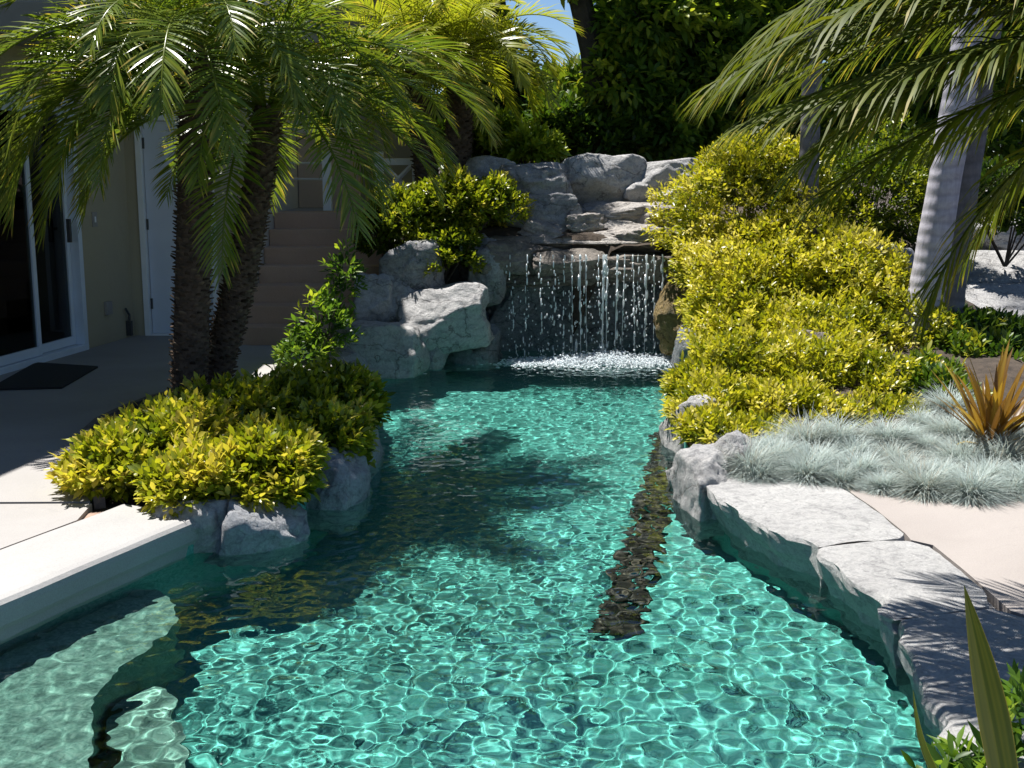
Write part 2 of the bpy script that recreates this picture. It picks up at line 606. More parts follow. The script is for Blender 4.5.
bd = bw.build('pebble_band', 'tile', smooth=True)
bd['kind'] = 'structure'
bd.cycles.is_caustics_receiver = True

def sm_(a, b, x):
    t = np.clip((x - a) / (b - a), 0, 1)
    return t * t * (3 - 2 * t)


# water surface with real waves
dx = .011
gx = np.arange(-3.6, 2.3, dx)
gy = np.arange(1.0, 11.7, dx)
X, Y = np.meshgrid(gx, gy)
Z = np.zeros_like(X)
wr = np.random.default_rng(5)
for i in range(64):
    lam = .055 * (3.9) ** wr.random() * .74
    k = 2 * math.pi / lam
    a = wr.random() * 2 * math.pi
    A = .000165 * (lam / .09) ** 1.5
    Z += A * np.sin(k * (X * math.cos(a) + Y * math.sin(a)) + wr.random() * 6.28)
for i in range(10):
    lam = wr.uniform(.5, 1.1)
    a = wr.random() * 2 * math.pi
    Z += .0012 * np.sin(2 * math.pi / lam * (X * math.cos(a) + Y * math.sin(a)) + wr.random() * 6.28)
for cx in (0.35, .8, 1.15):                        # rings running out from the foot of the fall
    d = np.hypot(X - cx, Y - 10.8)
    for lam in (.12, .19, .3):
        Z += .0007 * np.exp(-d / 1.3) * np.sin(2 * math.pi * d / lam + wr.random() * 6)
turb = np.zeros_like(X)
for i in range(30):
    lam = wr.uniform(.05, .16)
    a = wr.random() * 6.28
    turb += np.sin(2 * math.pi / lam * (X * math.cos(a) + Y * math.sin(a)) + wr.random() * 6.28)
Z += .0006 * turb * np.exp(-np.hypot((X - .75) * .7, Y - 10.7) / .6)
nx, ny = len(gx), len(gy)
idx = np.arange(nx * ny).reshape(ny, nx)
Q = np.stack([idx[:-1, :-1], idx[:-1, 1:], idx[1:, 1:], idx[1:, :-1]], -1).reshape(-1, 4)
cxq = X[:-1, :-1].ravel() + dx / 2
cyq = Y[:-1, :-1].ravel() + dx / 2
keep = inside(OUT2, cxq, cyq) | (edge_dist(OUT2, cxq, cyq) < .12)
Q = Q[keep]
used = np.unique(Q)
remap = np.full(nx * ny, -1)
remap[used] = np.arange(len(used))
Z *= 1 - .35 * sm_(5.5, 8.0, Y)           # wave shape flattened in the far half to brighten the floor beneath
VW = np.stack([X, Y, Z + WZ], -1).reshape(-1, 3)[used]
water = raw('water', VW, remap[Q], 'water', smooth=True)
water['kind'] = 'structure'
water.cycles.is_caustics_caster = True

# decks: concrete panels with open joints (left) and one pink panel (right)
def line_pt(a, b, t):
    return a.lerp(b, t)


cA, cB = G(-90, 640, 0), G(203, 516, 0)            # front edge of the left coping
cdir = (cB - cA).normalized()
cn = Vector((-cdir.y, cdir.x, 0))                  # towards the deck
CW = .47
k0 = cA - cdir * 2.9
deck_back = G(112, 509, 0)
d1 = [tuple((k0 + cn * (CW + .02))[:2]), tuple((cA + cn * (CW + .02))[:2]), tuple((cB - cdir * .28 + cn * (CW + .02))[:2]),
      tuple(G(92, 503.5, 0)[:2]), tuple(G(-400, 506, 0)[:2]), (-9, 5.35), (-9, 1.0)]
o = prism_poly('patio_deck', d1, -.12, 0.0, 'deck', None, 'structure')
d2 = [tuple(G(90, 501.5, 0)[:2]), tuple(G(78, 470, 0)[:2]), tuple(G(80, 440, 0)[:2]), tuple(G(100, 425, 0)[:2]), tuple(G(140, 405, 0)[:2]), tuple(G(190, 392, 0)[:2]), tuple(G(300, 384, 0)[:2]),
      tuple(G(350, 386, 0)[:2]), (-1.35, 10.72), (-2.4, 10.72), (-2.5, 11.4), (-9, 11.4), (-9, 5.40), tuple(G(-400, 504, 0)[:2])]
o = prism_poly('patio_deck', d2, -.12, 0.0, 'deck', None, 'structure')
o = prism_poly('joint_strip', [tuple((k0 + cn * (CW - .03))[:2]), tuple((cB + cn * (CW - .03))[:2]), tuple((cB + cn * (CW + .1) - cdir * .1)[:2]), tuple((k0 + cn * (CW + .1))[:2])], -.10, -.022, 'grout', None, 'structure')

# left coping: rounded bull-nose swept along the pool edge
prof = [(-CW, -.13), (-CW, -.006), (-CW + .006, .004), (-.05, .004), (-.02, -.002), (-.004, -.016), (0, -.04), (0, -.095), (-.01, -.115), (-.022, -.12), (-.026, -.20)]
path = [k0 + (cA - k0) * (i / 24) for i in range(25)] + [cA + (cB - cA) * (i / 16) for i in range(1, 17)]
nrm = Vector((cdir.y, -cdir.x, 0))
mb = MB()
vs = []
for i, p in enumerate(path):
    wob = .006 * noise.noise(Vector((p.x * 2.2, p.y * 2.2, 3)))
    for (a, z) in prof:
        q = p + nrm * (a + wob)
        vs.append((q.x, q.y, z + .002 * noise.noise(Vector((q.x * 4, q.y * 4, 9)))))
m_ = len(prof)
fs = [(i * m_ + j, (i + 1) * m_ + j, (i + 1) * m_ + j + 1, i * m_ + j + 1) for i in range(len(path) - 1) for j in range(m_ - 1)]
fs.append(tuple((len(path) - 1) * m_ + j for j in range(m_)))
mb.add(vs, fs)
cpo = mb.build('pool_coping', 'coping', smooth=False)
cpo['kind'] = 'structure'

# right deck
rd = [G(841, 486, 0), G(874, 508, 0), G(905, 533, 0), G(911, 540, 0), G(933, 545, 0), G(964, 570, 0), G(987, 590, 0), G(1011, 611, 0), G(1060, 625, 0), Vector((1.9, 2.6, 0)), Vector((2.0, 1.0, 0)), Vector((9, 1.0, 0)), Vector((9, 6.2, 0)), G(1030, 470, 0), G(900, 476, 0)]
o = prism_poly('pink_deck', [(p.x, p.y) for p in rd], -.12, 0.0, 'deck_pink', None, 'structure')


# ------------------------------------------------------------------ beds of soil
def sm(a, b, x):
    t = np.clip((x - a) / (b - a), 0, 1)
    return t * t * (3 - 2 * t)


bank_y = np.array([5.0, 5.8, 6.5, 7.3, 8.2, 9.2, 10.2, 11.0, 11.4, 40])
bank_x = np.array([1.6, 1.15, 1.05, 1.08, 1.2, 1.45, 1.75, 2.15, -1.4, -1.5])
hy = np.array([5.0, 6.2, 7.2, 8.5, 9.5, 10.5, 11.5, 12.5, 40])
hz = np.array([-.03, .0, .08, .28, .40, .65, 1.0, 1.2, 1.5])


def bed_h(x, y):
    return np.interp(y, hy, hz) * (1 - .75 * sm(3.7, 4.3, x)) * sm(-.02, .45, x - np.interp(y, bank_y, bank_x)) + .0


bx = np.arange(-1.6, 14, .12)
by = np.arange(5.9, 30, .12)
BX, BY = np.meshgrid(bx, by)
e = BX - np.interp(BY, bank_y, bank_x)
BZ = bed_h(BX, BY) + .03 * np.sin(BX * 7) * np.sin(BY * 6) - .04 * (e < .1)
bi = np.arange(BX.size).reshape(BX.shape)
BQ = np.stack([bi[:-1, :-1], bi[:-1, 1:], bi[1:, 1:], bi[1:, :-1]], -1).reshape(-1, 4)
ok = (e > 0.0).ravel()
BQ = BQ[ok[BQ].all(1)]
o = raw('garden_bed', np.stack([BX, BY, BZ], -1).reshape(-1, 3), BQ, 'soil', smooth=True)
o['kind'] = 'structure'
# upper terrace behind the stairs
o = MB().box(-9, -1.45, 12.95, 30, -.04, 1.12).build('upper_terrace', 'deck')
o['kind'] = 'structure'
# planter mound, left
pm = smooth_poly([tuple(G(u, v, 0)[:2]) for u, v in ((82, 470), (84, 440), (110, 420), (150, 402), (200, 390), (300, 385), (340, 388), (350, 405), (338, 432), (308, 458), (275, 476), (215, 486), (170, 492), (110, 488))], 3)
cc = np.mean(pm, axis=0)
mb = MB()
vs = [(cc[0], cc[1], .16)]
n_ = len(pm)
for k in range(1, 5):
    for p in pm:
        q = cc + (np.array(p) - cc) * k / 4
        vs.append((q[0], q[1], .16 * (1 - (k / 4) ** 2) - .03 * (k == 4)))
fs = [(0, 1 + i, 1 + (i + 1) % n_) for i in range(n_)]
for k in range(3):
    fs += [(1 + k * n_ + i, 1 + (k + 1) * n_ + i, 1 + (k + 1) * n_ + (i + 1) % n_, 1 + k * n_ + (i + 1) % n_) for i in range(n_)]
o = mb.add(vs, fs).build('planter_soil', 'soil', smooth=True)
o['kind'] = 'structure'
# dark curved edging of the planter
arc = [G(u, v, 0) for u, v in ((98, 500), (84, 480), (79, 458), (84, 440), (98, 427), (120, 416), (150, 404), (185, 394))]
mb = MB()
vs = []
for i, p in enumerate(arc):
    t = (arc[min(i + 1, len(arc) - 1)] - arc[max(i - 1, 0)]).normalized()
    nn_ = Vector((-t.y, t.x, 0))
    for a, z in ((-.02, -.05), (-.02, .055), (.03, .06), (.035, -.05)):
        q = p - nn_ * a
        vs.append((q.x, q.y, z))
fs = [(i * 4 + j, (i + 1) * 4 + j, (i + 1) * 4 + j + 1, i * 4 + j + 1) for i in range(len(arc) - 1) for j in range(3)] + [(0, 1, 2, 3)]
tag(mb.add(vs, fs).build('planter_edging', 'edging'), 'dark curved planter edging between the patio and the left golden shrub', 'edging')


# ------------------------------------------------------------------ rocks
def rock_mesh(w, d, h, seed, sub=4, k=3.2, cuts=7, rough=.12):
    rg = random.Random(seed)
    bm = bmesh.new()
    bmesh.ops.create_icosphere(bm, subdivisions=sub, radius=1)
    planes = []
    for i in range(cuts):
        n = Vector((rg.gauss(0, 1), rg.gauss(0, 1), rg.gauss(.2, .8))).normalized()
        planes.append((n, rg.uniform(.66, .95)))
    so = Vector((rg.random() * 50, rg.random() * 50, rg.random() * 50))
    for v in bm.verts:
        p = v.co.copy()
        r = 1 / (abs(p.x) ** k + abs(p.y) ** k + abs(p.z) ** k) ** (1 / k)
        p *= r
        for n, c in planes:
            dd = p.dot(n) - c
            if dd > 0:
                p -= n * dd * .92
        n1 = noise.fractal(p * 1.1 + so, 1.0, 2.0, 3)
        n2 = noise.fractal(p * 3.4 + so, .8, 2.1, 6)
        n4 = 1 - abs(noise.noise(p * 1.5 + so * 3)) * 2
        n3 = abs(noise.noise(p * 2.0 + so * 2))
        p *= 1 + rough * n1 + rough * .42 * n2 + rough * .25 * n4 - rough * .9 * max(0, .10 - n3) / .10 * .5
        v.co = Vector((p.x * w / 2, p.y * d / 2, p.z * h / 2))
    me = bpy.data.meshes.new('boulder')
    bm.to_mesh(me)
    bm.free()
    me.polygons.foreach_set('use_smooth', [True] * len(me.polygons))
    return me


def boulder(label, u0, v0, u1, v1, Yc, depth, seed, mat='rock', rz=0, ry=0, group=None, sub=5, k=3.4, cuts=9, rough=.13, name='boulder', cat='boulder', sink=0.0):
    if name == 'tier_stone' and seed < 20:
        Yc += .42
    elif seed in (1, 4, 5, 6, 7, 8):
        Yc += .40
    elif seed in (2, 3):
        Yc += .22
    c = P((u0 + u1) / 2, (v0 + v1) / 2, Yc)
    s = (c - Vector((0, 0, CAMZ))).length / F
    me = rock_mesh((u1 - u0) * s * 1.07, depth, (v1 - v0) * s * 1.07 + sink, seed, sub, k, cuts, rough)
    me.materials.append(M[mat])
    o = link_mesh(name, me)
    o.location = (c.x, c.y, c.z - sink / 2)
    o.rotation_euler = (0, R(ry), R(rz))
    return tag(o, label, cat, group)


# crest of the waterfall
boulder('small pale boulder behind the fall shrub at the left end of the crest', 468, 158, 514, 186, 12.1, .5, 1, 'rock_pale')
boulder('blocky boulder with a pale top left of the tiers, uppermost of two', 500, 166, 572, 208, 11.75, .6, 2, 'rock', 6, k=5, cuts=4)
boulder('streaked blue grey boulder below the pale topped block, left of the tiers', 503, 196, 578, 244, 11.55, .6, 3, 'rock', -4, k=4.5, cuts=5)
boulder('large rounded white topped boulder at the middle of the crest', 564, 158, 642, 212, 11.9, .7, 4, 'rock_pale', 5, k=4.8, cuts=7, rough=.10)
boulder('flat white boulder at the right end of the crest', 628, 160, 702, 196, 12.0, .6, 5, 'rock_pale', -4, k=5, cuts=5, rough=.10)
boulder('small grey boulder wedged under the flat white crest boulder', 622, 184, 660, 212, 11.8, .35, 6, 'rock_pale')
boulder('small squarish boulder beside the right golden hedge below the crest', 648, 186, 692, 216, 11.75, .4, 7, 'rock_pale', k=4.5)
boulder('rounded boulder half under the hedge at the right end of the tiers', 644, 204, 690, 240, 11.5, .5, 8, 'rock_ledge')
# tiers (flat stones the water steps over)
boulder('uppermost flat brown tier stone under the crest boulders', 560, 203, 668, 222, 11.6, .7, 11, 'rock_ledge', 2, k=4.5, cuts=7, rough=.13, name='tier_stone', cat='stone')
boulder('second flat tier stone, a cracked slab in the middle of the cascade', 548, 216, 664, 236, 11.4, .7, 12, 'rock_ledge', -3, k=4.5, cuts=7, rough=.14, name='tier_stone', cat='stone')
boulder('third tier stone, a long shelf over the spill ledge', 505, 231, 668, 252, 11.2, .8, 13, 'rock_ledge', 1, k=4.5, cuts=7, rough=.13, name='tier_stone', cat='stone')
boulder('small knob of stone on the left of the third tier', 585, 206, 622, 224, 11.42, .35, 14, 'rock_ledge', name='tier_stone', cat='stone')
boulder('short block of stone on the right of the second tier', 630, 208, 668, 228, 11.38, .35, 15, 'rock_ledge', k=5, name='tier_stone', cat='stone')
for lab, u0, v0, u1, v1, yy, sd3 in (('cracked brown chunk at the left end of the spill ledge', 476, 240, 545, 272, 11.25, 161), ('cracked brown chunk in the middle lip of the spill ledge', 536, 250, 602, 276, 11.2, 162),
                                ('cracked brown chunk at the right lip of the spill ledge', 596, 250, 670, 280, 11.24, 163), ('short ribbed stone between the second and third tiers on the left', 520, 222, 575, 244, 11.55, 164),
                                ('flat chip of stone on the right end of the third tier', 606, 226, 664, 244, 11.5, 165), ('narrow dark stone under the uppermost tier beside the streaked boulder', 566, 214, 606, 232, 11.6, 166)):
    boulder(lab, u0, v0, u1, v1, yy, .45, sd3, 'rock_brown' if yy < 11.3 else 'rock_ledge', 0, k=4.2, cuts=8, rough=.16, name='tier_stone', cat='stone')
led_ = boulder('wide overhanging spill ledge the water falls from', 478, 249, 676, 282, 11.56, 1.0, 16, 'rock_brown', 0, k=5, cuts=7, rough=.15, name='spill_ledge', cat='ledge', sub=5)
# recess behind the falling water
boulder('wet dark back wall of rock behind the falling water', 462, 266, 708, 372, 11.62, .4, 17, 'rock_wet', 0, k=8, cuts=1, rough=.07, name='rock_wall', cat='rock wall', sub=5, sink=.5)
# right of the fall
boulder('leaning rusty brown rock at the right side of the falling water', 660, 276, 712, 352, 10.75, .45, 18, 'rock_rust', 20, 28, cuts=6)
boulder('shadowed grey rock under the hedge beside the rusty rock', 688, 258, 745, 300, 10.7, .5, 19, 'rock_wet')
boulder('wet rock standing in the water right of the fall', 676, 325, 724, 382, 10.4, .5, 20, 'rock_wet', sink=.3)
# left of the fall
boulder('upright blue grey boulder in the shrub left of the fall', 385, 243, 440, 292, 11.0, .45, 21, 'rock', -8, k=5, cuts=4)
boulder('grey boulder between the fall shrub and the wet wall', 470, 232, 506, 300, 11.25, .45, 22, 'rock', k=4)
boulder('squarish grey boulder next to the stairs, above the shaded block', 354, 276, 398, 326, 10.8, .45, 23, 'rock_pale', 8, k=5, cuts=6, rough=.11)
boulder('narrow pale boulder with dark cracks between the squarish one and the slanting one', 386, 280, 422, 322, 10.85, .4, 29, 'rock_pale', -5, k=4.5, cuts=6, rough=.12)
boulder('large sunlit slanting boulder on the left bank of the fall', 390, 290, 490, 348, 10.7, .7, 24, 'rock_pale', -6, -8, k=4.2, cuts=8, sub=5, rough=.11)
boulder('pale block with a shaded left face at the water line', 332, 326, 418, 378, 10.25, .7, 25, 'rock_pale', -14, k=5.5, cuts=6, sink=.2, sub=5, rough=.10)
boulder('small dark round stone in a gap of the left bank', 416, 334, 448, 362, 10.5, .3, 26, 'rock', sink=.15)
boulder('blue grey boulder at the foot of the large sunlit boulder', 440, 326, 500, 368, 10.85, .5, 27, 'rock_wet', sink=.3)
boulder('low sunlit stone beside the left planter and the stairs foot', 318, 356, 372, 384, 9.85, .5, 28, 'rock_pale', sink=.15)
# left planter bank
boulder('low white boulder in the left planter beside the end of the coping', 158, 488, 228, 524, 5.5, .42, 31, 'rock_pale', 20, sink=.15, sub=5, k=2.7, cuts=5)
boulder('big rough grey boulder at the water corner of the left planter', 200, 482, 304, 552, 5.6, .55, 32, 'plant_bank', 28, cuts=6, k=2.8, sub=5, sink=.25, rough=.16)
boulder('shaded blue grey boulder under the leaves of the left planter', 282, 446, 364, 516, 6.3, .7, 33, 'plant_bank', 0, k=2.7, cuts=5, sink=.35, sub=5)
boulder('shaded boulder at the far end of the left planter bank', 334, 408, 380, 466, 7.2, .8, 34, 'plant_bank', 0, k=2.7, cuts=5, sink=.35)
boulder('pale stone inside the curved planter edging', 82, 448, 122, 478, 6.25, .3, 35, 'rock', sink=.1)
# right bank
boulder('upright pale boulder at the water under the right golden hedge', 664, 398, 722, 452, 7.4, .55, 41, 'rock_pale', sink=.3, sub=5)
boulder('cracked white boulder on the right bank beside the blue grass', 674, 432, 776, 506, 6.45, .6, 42, 'rock_pale', -20, cuts=9, sub=5, sink=.25)
boulder('grey boulder at the water below the cracked white one', 676, 458, 742, 530, 6.05, .45, 43, 'rock_pale', 10, sink=.25, sub=5)
boulder('flat purplish stone showing through the right hedge', 778, 332, 832, 362, 8.45, .35, 44, 'rock_brown')
boulder('blue grey boulder between the right hedge and the grey palm trunk', 862, 250, 915, 298, 10.0, .5, 45, 'rock')
# sunlit stone terraces at the right edge
boulder('long sunlit pale terrace stone right of the grey palms, lowest', 925, 288, 1075, 338, 10.6, 1.2, 51, 'rock_pale', 3, k=6, cuts=5, rough=.06, name='terrace_stone', cat='stone')
boulder('sunlit pale terrace stone right of the grey palms, second up', 940, 255, 1090, 292, 11.6, 1.2, 52, 'rock_pale', -4, k=6, cuts=5, rough=.06, name='terrace_stone', cat='stone')
boulder('sunlit pale terrace stone right of the grey palms, third up', 930, 222, 1085, 256, 12.6, 1.2, 53, 'rock_pale', 4, k=6, cuts=5, rough=.06, name='terrace_stone', cat='stone')
boulder('sunlit pale terrace stone right of the grey palms, topmost', 935, 185, 1080, 222, 13.6, 1.2, 54, 'rock_pale', 0, k=6, cuts=5, rough=.06, name='terrace_stone', cat='stone')
boulder('dark brown stone beside the bronze flax', 990, 352, 1050, 400, 9.0, .6, 55, 'rock_brown', sink=.2)


# coping slabs of the right bank: jagged flagstones with a rough undercut face
def slab(label, edge_in, edge_out, seed, top=.012):
    """edge_in: pool side points, edge_out: deck side points, both running the same way"""
    rg = random.Random(seed)

    def dense(pts, amp, step=.05):
        out = []
        for i in range(len(pts) - 1):
            a, b = pts[i], pts[i + 1]
            n = max(2, int((b - a).length / step))
            nn2 = Vector((-(b - a).y, (b - a).x, 0)).normalized()
            for j in range(n):
                p = a.lerp(b, j / n)
                out.append(p + nn2 * amp * noise.fractal(Vector((p.x * 5, p.y * 5, seed)), 1, 2, 4))
        out.append(pts[-1])
        return out
    a = dense(edge_in, .05)
    b = dense(edge_out, .012)
    ring = a + b[::-1]
    n = len(ring)
    na = len(a)
    cen = sum(ring, Vector()) / n
    layers = []
    for li, (ins, z) in enumerate(((.022, top), (.006, top - .006), (.0, top - .022), (.006, top - .05), (.02, -.08), (.045, -.12), (.062, -.17), (.066, -.30))):
        lay = []
        for i, p in enumerate(ring):
            q = ring[(i + 1) % n]
            r_ = ring[i - 1]
            t = (q - r_)
            nn2 = Vector((-t.y, t.x, 0)).normalized()
            if nn2.dot(cen - p) < 0 and i >= na:
                nn2 = -nn2
            pool = i < na
            if pool and INSIGN * nn2.x < 0:
                nn2 = -nn2
            amt = ins if pool else min(ins, .004)
            j = Vector((0, 0, 0))
            if pool and li > 1:
                j = nn2 * .022 * noise.fractal(Vector((p.x * 9, p.y * 9, z * 14 + seed)), 1, 2, 5)
            lay.append(Vector((p.x, p.y, z)) + nn2 * amt + j)
        layers.append(lay)
    vs = [v for lay in layers for v in lay]
    fs = []
    for k in range(len(layers) - 1):
        fs += [(k * n + i, (k + 1) * n + i, (k + 1) * n + (i + 1) % n, k * n + (i + 1) % n) for i in range(n)]
    tris = tessellate_polygon([[Vector((v.x, v.y, 0)) for v in layers[0]]])
    fs += [tuple(t) for t in tris]
    o = MB().add(vs, fs).build('coping_slab', 'slab')
    bm = bmesh.new()
    bm.from_mesh(o.data)
    bmesh.ops.recalc_face_normals(bm, faces=bm.faces)
    bm.to_mesh(o.data)
    bm.free()
    return tag(o, label, 'stone slab', 'pale coping slabs of the right bank')


INSIGN = 1
g0 = lambda u, v: G(u, v, .01)
slab('pale coping slab touching the blue grass, first of the right bank', [g0(722, 474), g0(704, 482), g0(712, 494), g0(729, 504), g0(753, 519), g0(780, 532), g0(818, 546)],
     [g0(726, 473), g0(760, 470), g0(800, 472), g0(838, 486), g0(872, 507), g0(904, 534), g0(900, 539)], 61)
slab('broad pale coping slab in the middle of the right bank beside the pink deck', [g0(820, 548), g0(831, 562), g0(858, 581), g0(878, 597), g0(892, 619)],
     [g0(824, 546.5), g0(858, 541), g0(909, 541), g0(931, 547), g0(961, 571), g0(984, 591), g0(990, 607)], 62)
slab('nearest pale coping slab with frond shadows beside the olive flax blade', [g0(893, 621), g0(899, 640), g0(911, 660), g0(925, 697), g0(945, 738), g0(968, 790), Vector((1.4, 2.2, .01)), Vector((1.5, 1.2, .01))],
     [g0(900, 619), g0(992, 609), g0(1008, 613), g0(1058, 627), Vector((1.75, 3.0, .01)), Vector((1.88, 2.3, .01)), Vector((1.9, 1.2, .01))], 63)

bed_in = [G(u, v, 0) for u, v in ((726, 478), (724, 486), (742, 500), (770, 516), (800, 530), (836, 545), (858, 565), (888, 588), (910, 620), (930, 660), (950, 700), (975, 745))]
bed_out = [G(1000, 770, 0), G(1020, 640, 0), G(1000, 610, 0), G(975, 585, 0), G(935, 552, 0), G(900, 535, 0), G(865, 510, 0), G(835, 490, 0)]
o = prism_poly('slab_bedding', [(p.x, p.y) for p in bed_in + bed_out], -.5, -.012, 'rock', None, 'structure')

# ------------------------------------------------------------------ house
H = thing('house', (-4.0, 10.5, 0), 'cream stucco house with sliding glass door and white door on the left', 'house')
ang = math.atan2(.985, .174) - math.pi / 2
W1 = Matrix.Translation((-3.98, 9.2, 0)) @ Matrix.Rotation(ang, 4, 'Z')      # local y runs along the wall, local x points at the pool
b = MB()
b.box(-.2, 0, 1.30, 2.19, -.05, 5.2, W1).box(-.2, 0, -6, -1.65, -.05, 5.2, W1).box(-.2, 0, -1.65, 1.30, 2.16, 5.2, W1)
b.build('wall', 'cream', H)
b = MB().box(-3.62, -3.50, 11.35, 11.55, -.05, 5.2).box(-2.78, -2.45, 11.35, 11.55, -.05, 5.2).box(-3.50, -2.78, 11.35, 11.55, 2.07, 5.2)
b.build('wall', 'cream', H)
MB().box(-2.65, -2.45, 11.551, 17, -.05, 5.2).build('wall', 'wall_pale', H)
MB().box(-6.5, -1.25, 16.0, 16.2, 1.0, 5.2).build('wall', 'cream', H)
b = MB().box(-4.4, -.02, -6, 2.0, -.04, .0, W1)
b.box(-4.5, -4.4, -6, 2.3, -.04, 5.2, W1).box(-4.4, -.201, -6.1, -6.001, -.04, 5.2, W1).box(-4.4, -.21, 2.0, 2.1, .0, 5.0, W1).box(-4.39, -.205, -5.9, 1.99, 2.5, 2.6, W1)
b.build('room', 'interior', H)
rf = MB()
rf.box(-9.5, -3.95, 8.52, 17.5, 5.2, 5.42).box(-3.948, -2.5, 11.25, 17.5, 5.2, 5.42).box(-9.5, -4.6, 2.5, 8.518, 5.2, 5.42)
rf.build('roof', 'roof', H)
MB().box(-9.4, -4.0, 8.6, 17.4, 5.15, 5.198).build('soffit', 'soffit', H)
MB().box(-9.3, -2.85, 8.8, 11.34, 2.52, 2.74).build('shade_cover', 'soffit', H, .01)  # cover added above the slider wall to keep it and the patio darker
sd_ = MB().box(-.12, .025, -1.65, 1.30, -.01, .05, W1).box(-.12, .025, -1.65, 1.30, 2.09, 2.158, W1).box(-.12, .025, 1.235, 1.297, .05, 2.09, W1).box(-.12, .025, -1.647, -1.59, .05, 2.09, W1).build('sliding_door', 'alu', H, .004)
for y0, y1, x in ((-1.58, .62, -.03), (.50, 1.232, -.075)):
    f = MB().box(x - .02, x + .02, y0, y0 + .055, .055, 2.085, W1).box(x - .02, x + .02, y1 - .05, y1, .055, 2.085, W1).box(x - .02, x + .02, y0 + .056, y1 - .051, .055, .13, W1).box(x - .02, x + .02, y0 + .056, y1 - .051, 2.02, 2.085, W1)
    f.build('sash', 'alu', sd_, .003)
    MB().box(x - .003, x + .003, y0 + .056, y1 - .051, .131, 2.019, W1).build('glass_pane', 'glass', sd_)
MB().box(-.005, .03, 1.10, 1.125, .95, 1.15, W1).build('handle', 'dark_metal', sd_, .003)
sw = MB().box(.001, .010, 1.52, 1.60, 1.06, 1.19, W1).build('switch_plate', 'soffit', H, .002)
MB().box(.0101, .016, 1.55, 1.57, 1.10, 1.15, W1).build('toggle', 'white', sw)
ot = MB().box(.001, .03, 1.64, 1.74, .26, .38, W1).build('outlet_cover', 'soffit', H, .004)
b = MB().box(.001, .05, 2.02, 2.06, .02, .16, W1)
b.tube([W1 @ Vector((.03, 2.04, .1)), W1 @ Vector((.03, 2.04, .22)), W1 @ Vector((.03, 1.98, .28))], .012, 8)
b.build('hose_tap', 'dark_metal', H)
dr = MB().box(-3.44, -2.84, 11.40, 11.44, .015, 2.0).build('door', 'door_white', H, .003)
MB().box(-3.497, -3.445, 11.335, 11.45, 0, 2.065).box(-2.835, -2.783, 11.335, 11.45, 0, 2.065).box(-3.444, -2.836, 11.335, 11.45, 2.005, 2.065).box(-3.444, -2.836, 11.335, 11.45, -.01, .014).build('frame', 'white', dr, .003)
for z in (.25, 1.0, 1.75):
    MB().box(-3.45, -3.425, 11.388, 11.399, z, z + .1).build('hinge', 'dark_metal', dr)
MB().tube([(-2.90, 11.40, 1.0), (-2.90, 11.34, 1.0), (-2.99, 11.335, 1.0)], .012, 8).build('handle', 'dark_metal', dr)

mpts = [G(-12, 391), G(62, 389), G(98, 368), G(36, 364)]
o = prism_poly('door_mat', [(p.x, p.y) for p in mpts], .002, .016, 'mat')
tag(o, 'black rubber door mat on the shaded patio by the sliding door', 'door mat')

# stairs
ST = thing('staircase', (-2.0, 10.7, 0), 'brown concrete staircase climbing beside the house wall', 'staircase')
for i in range(7):
    y0 = 10.75 + .28 * i
    x0 = -2.445
    MB().box(x0, -1.28, y0, y0 + .281 if i < 6 else 12.94, -.03 if i == 0 else .16 * i - .02, .16 * (i + 1)).build('step', 'stair', ST, .008)
# white railing on the terrace
RL = thing('white_railing', (-1.4, 13.0, 1.12), 'white timber railing with crossed braces at the head of the stairs', 'railing')
for x in (-1.98, -1.42, -1.02, -.55):
    MB().box(x - .045, x + .045, 12.99, 13.08, 1.1, 1.74).build('post', 'white', RL, .006)
MB().box(-1.40, -.6, 13.0, 13.07, 1.60, 1.67).build('top_rail', 'white', RL, .005)
MB().box(-1.40, -.6, 13.0, 13.07, 1.24, 1.30).build('bottom_rail', 'white', RL, .005)
for x0, x1 in ((-1.37, -1.07), (-.97, -.6)):
    for z0, z1, y in ((1.30, 1.60, 13.02), (1.60, 1.30, 13.05)):
        MB().tube([(x0, y, z0), (x1, y, z1)], .024, 4).build('brace', 'white', RL)
# pale garden wall and handrail behind the landing
GW = thing('garden_wall', (-2.2, 13.5, 1.12), 'pinkish stucco wall behind the stair landing', 'wall')
MB().box(-2.44, -1.75, 13.9, 14.05, 1.1, 1.95).build('wall', 'wall_pink', GW)
MB().box(-2.44, -1.72, 13.86, 14.08, 1.951, 2.02).build('cap', 'wall_pale', GW, .01)
MB().tube([(-2.43, 13.4, 1.62), (-1.99, 13.05, 1.62)], .012, 8).tube([(-2.43, 13.4, 1.45), (-1.99, 13.05, 1.45)], .012, 8).build('handrail', 'white', GW)


# ------------------------------------------------------------------ leaves
def norm(a):
    return a / (np.linalg.norm(a, axis=1)[:, None] + 1e-9)


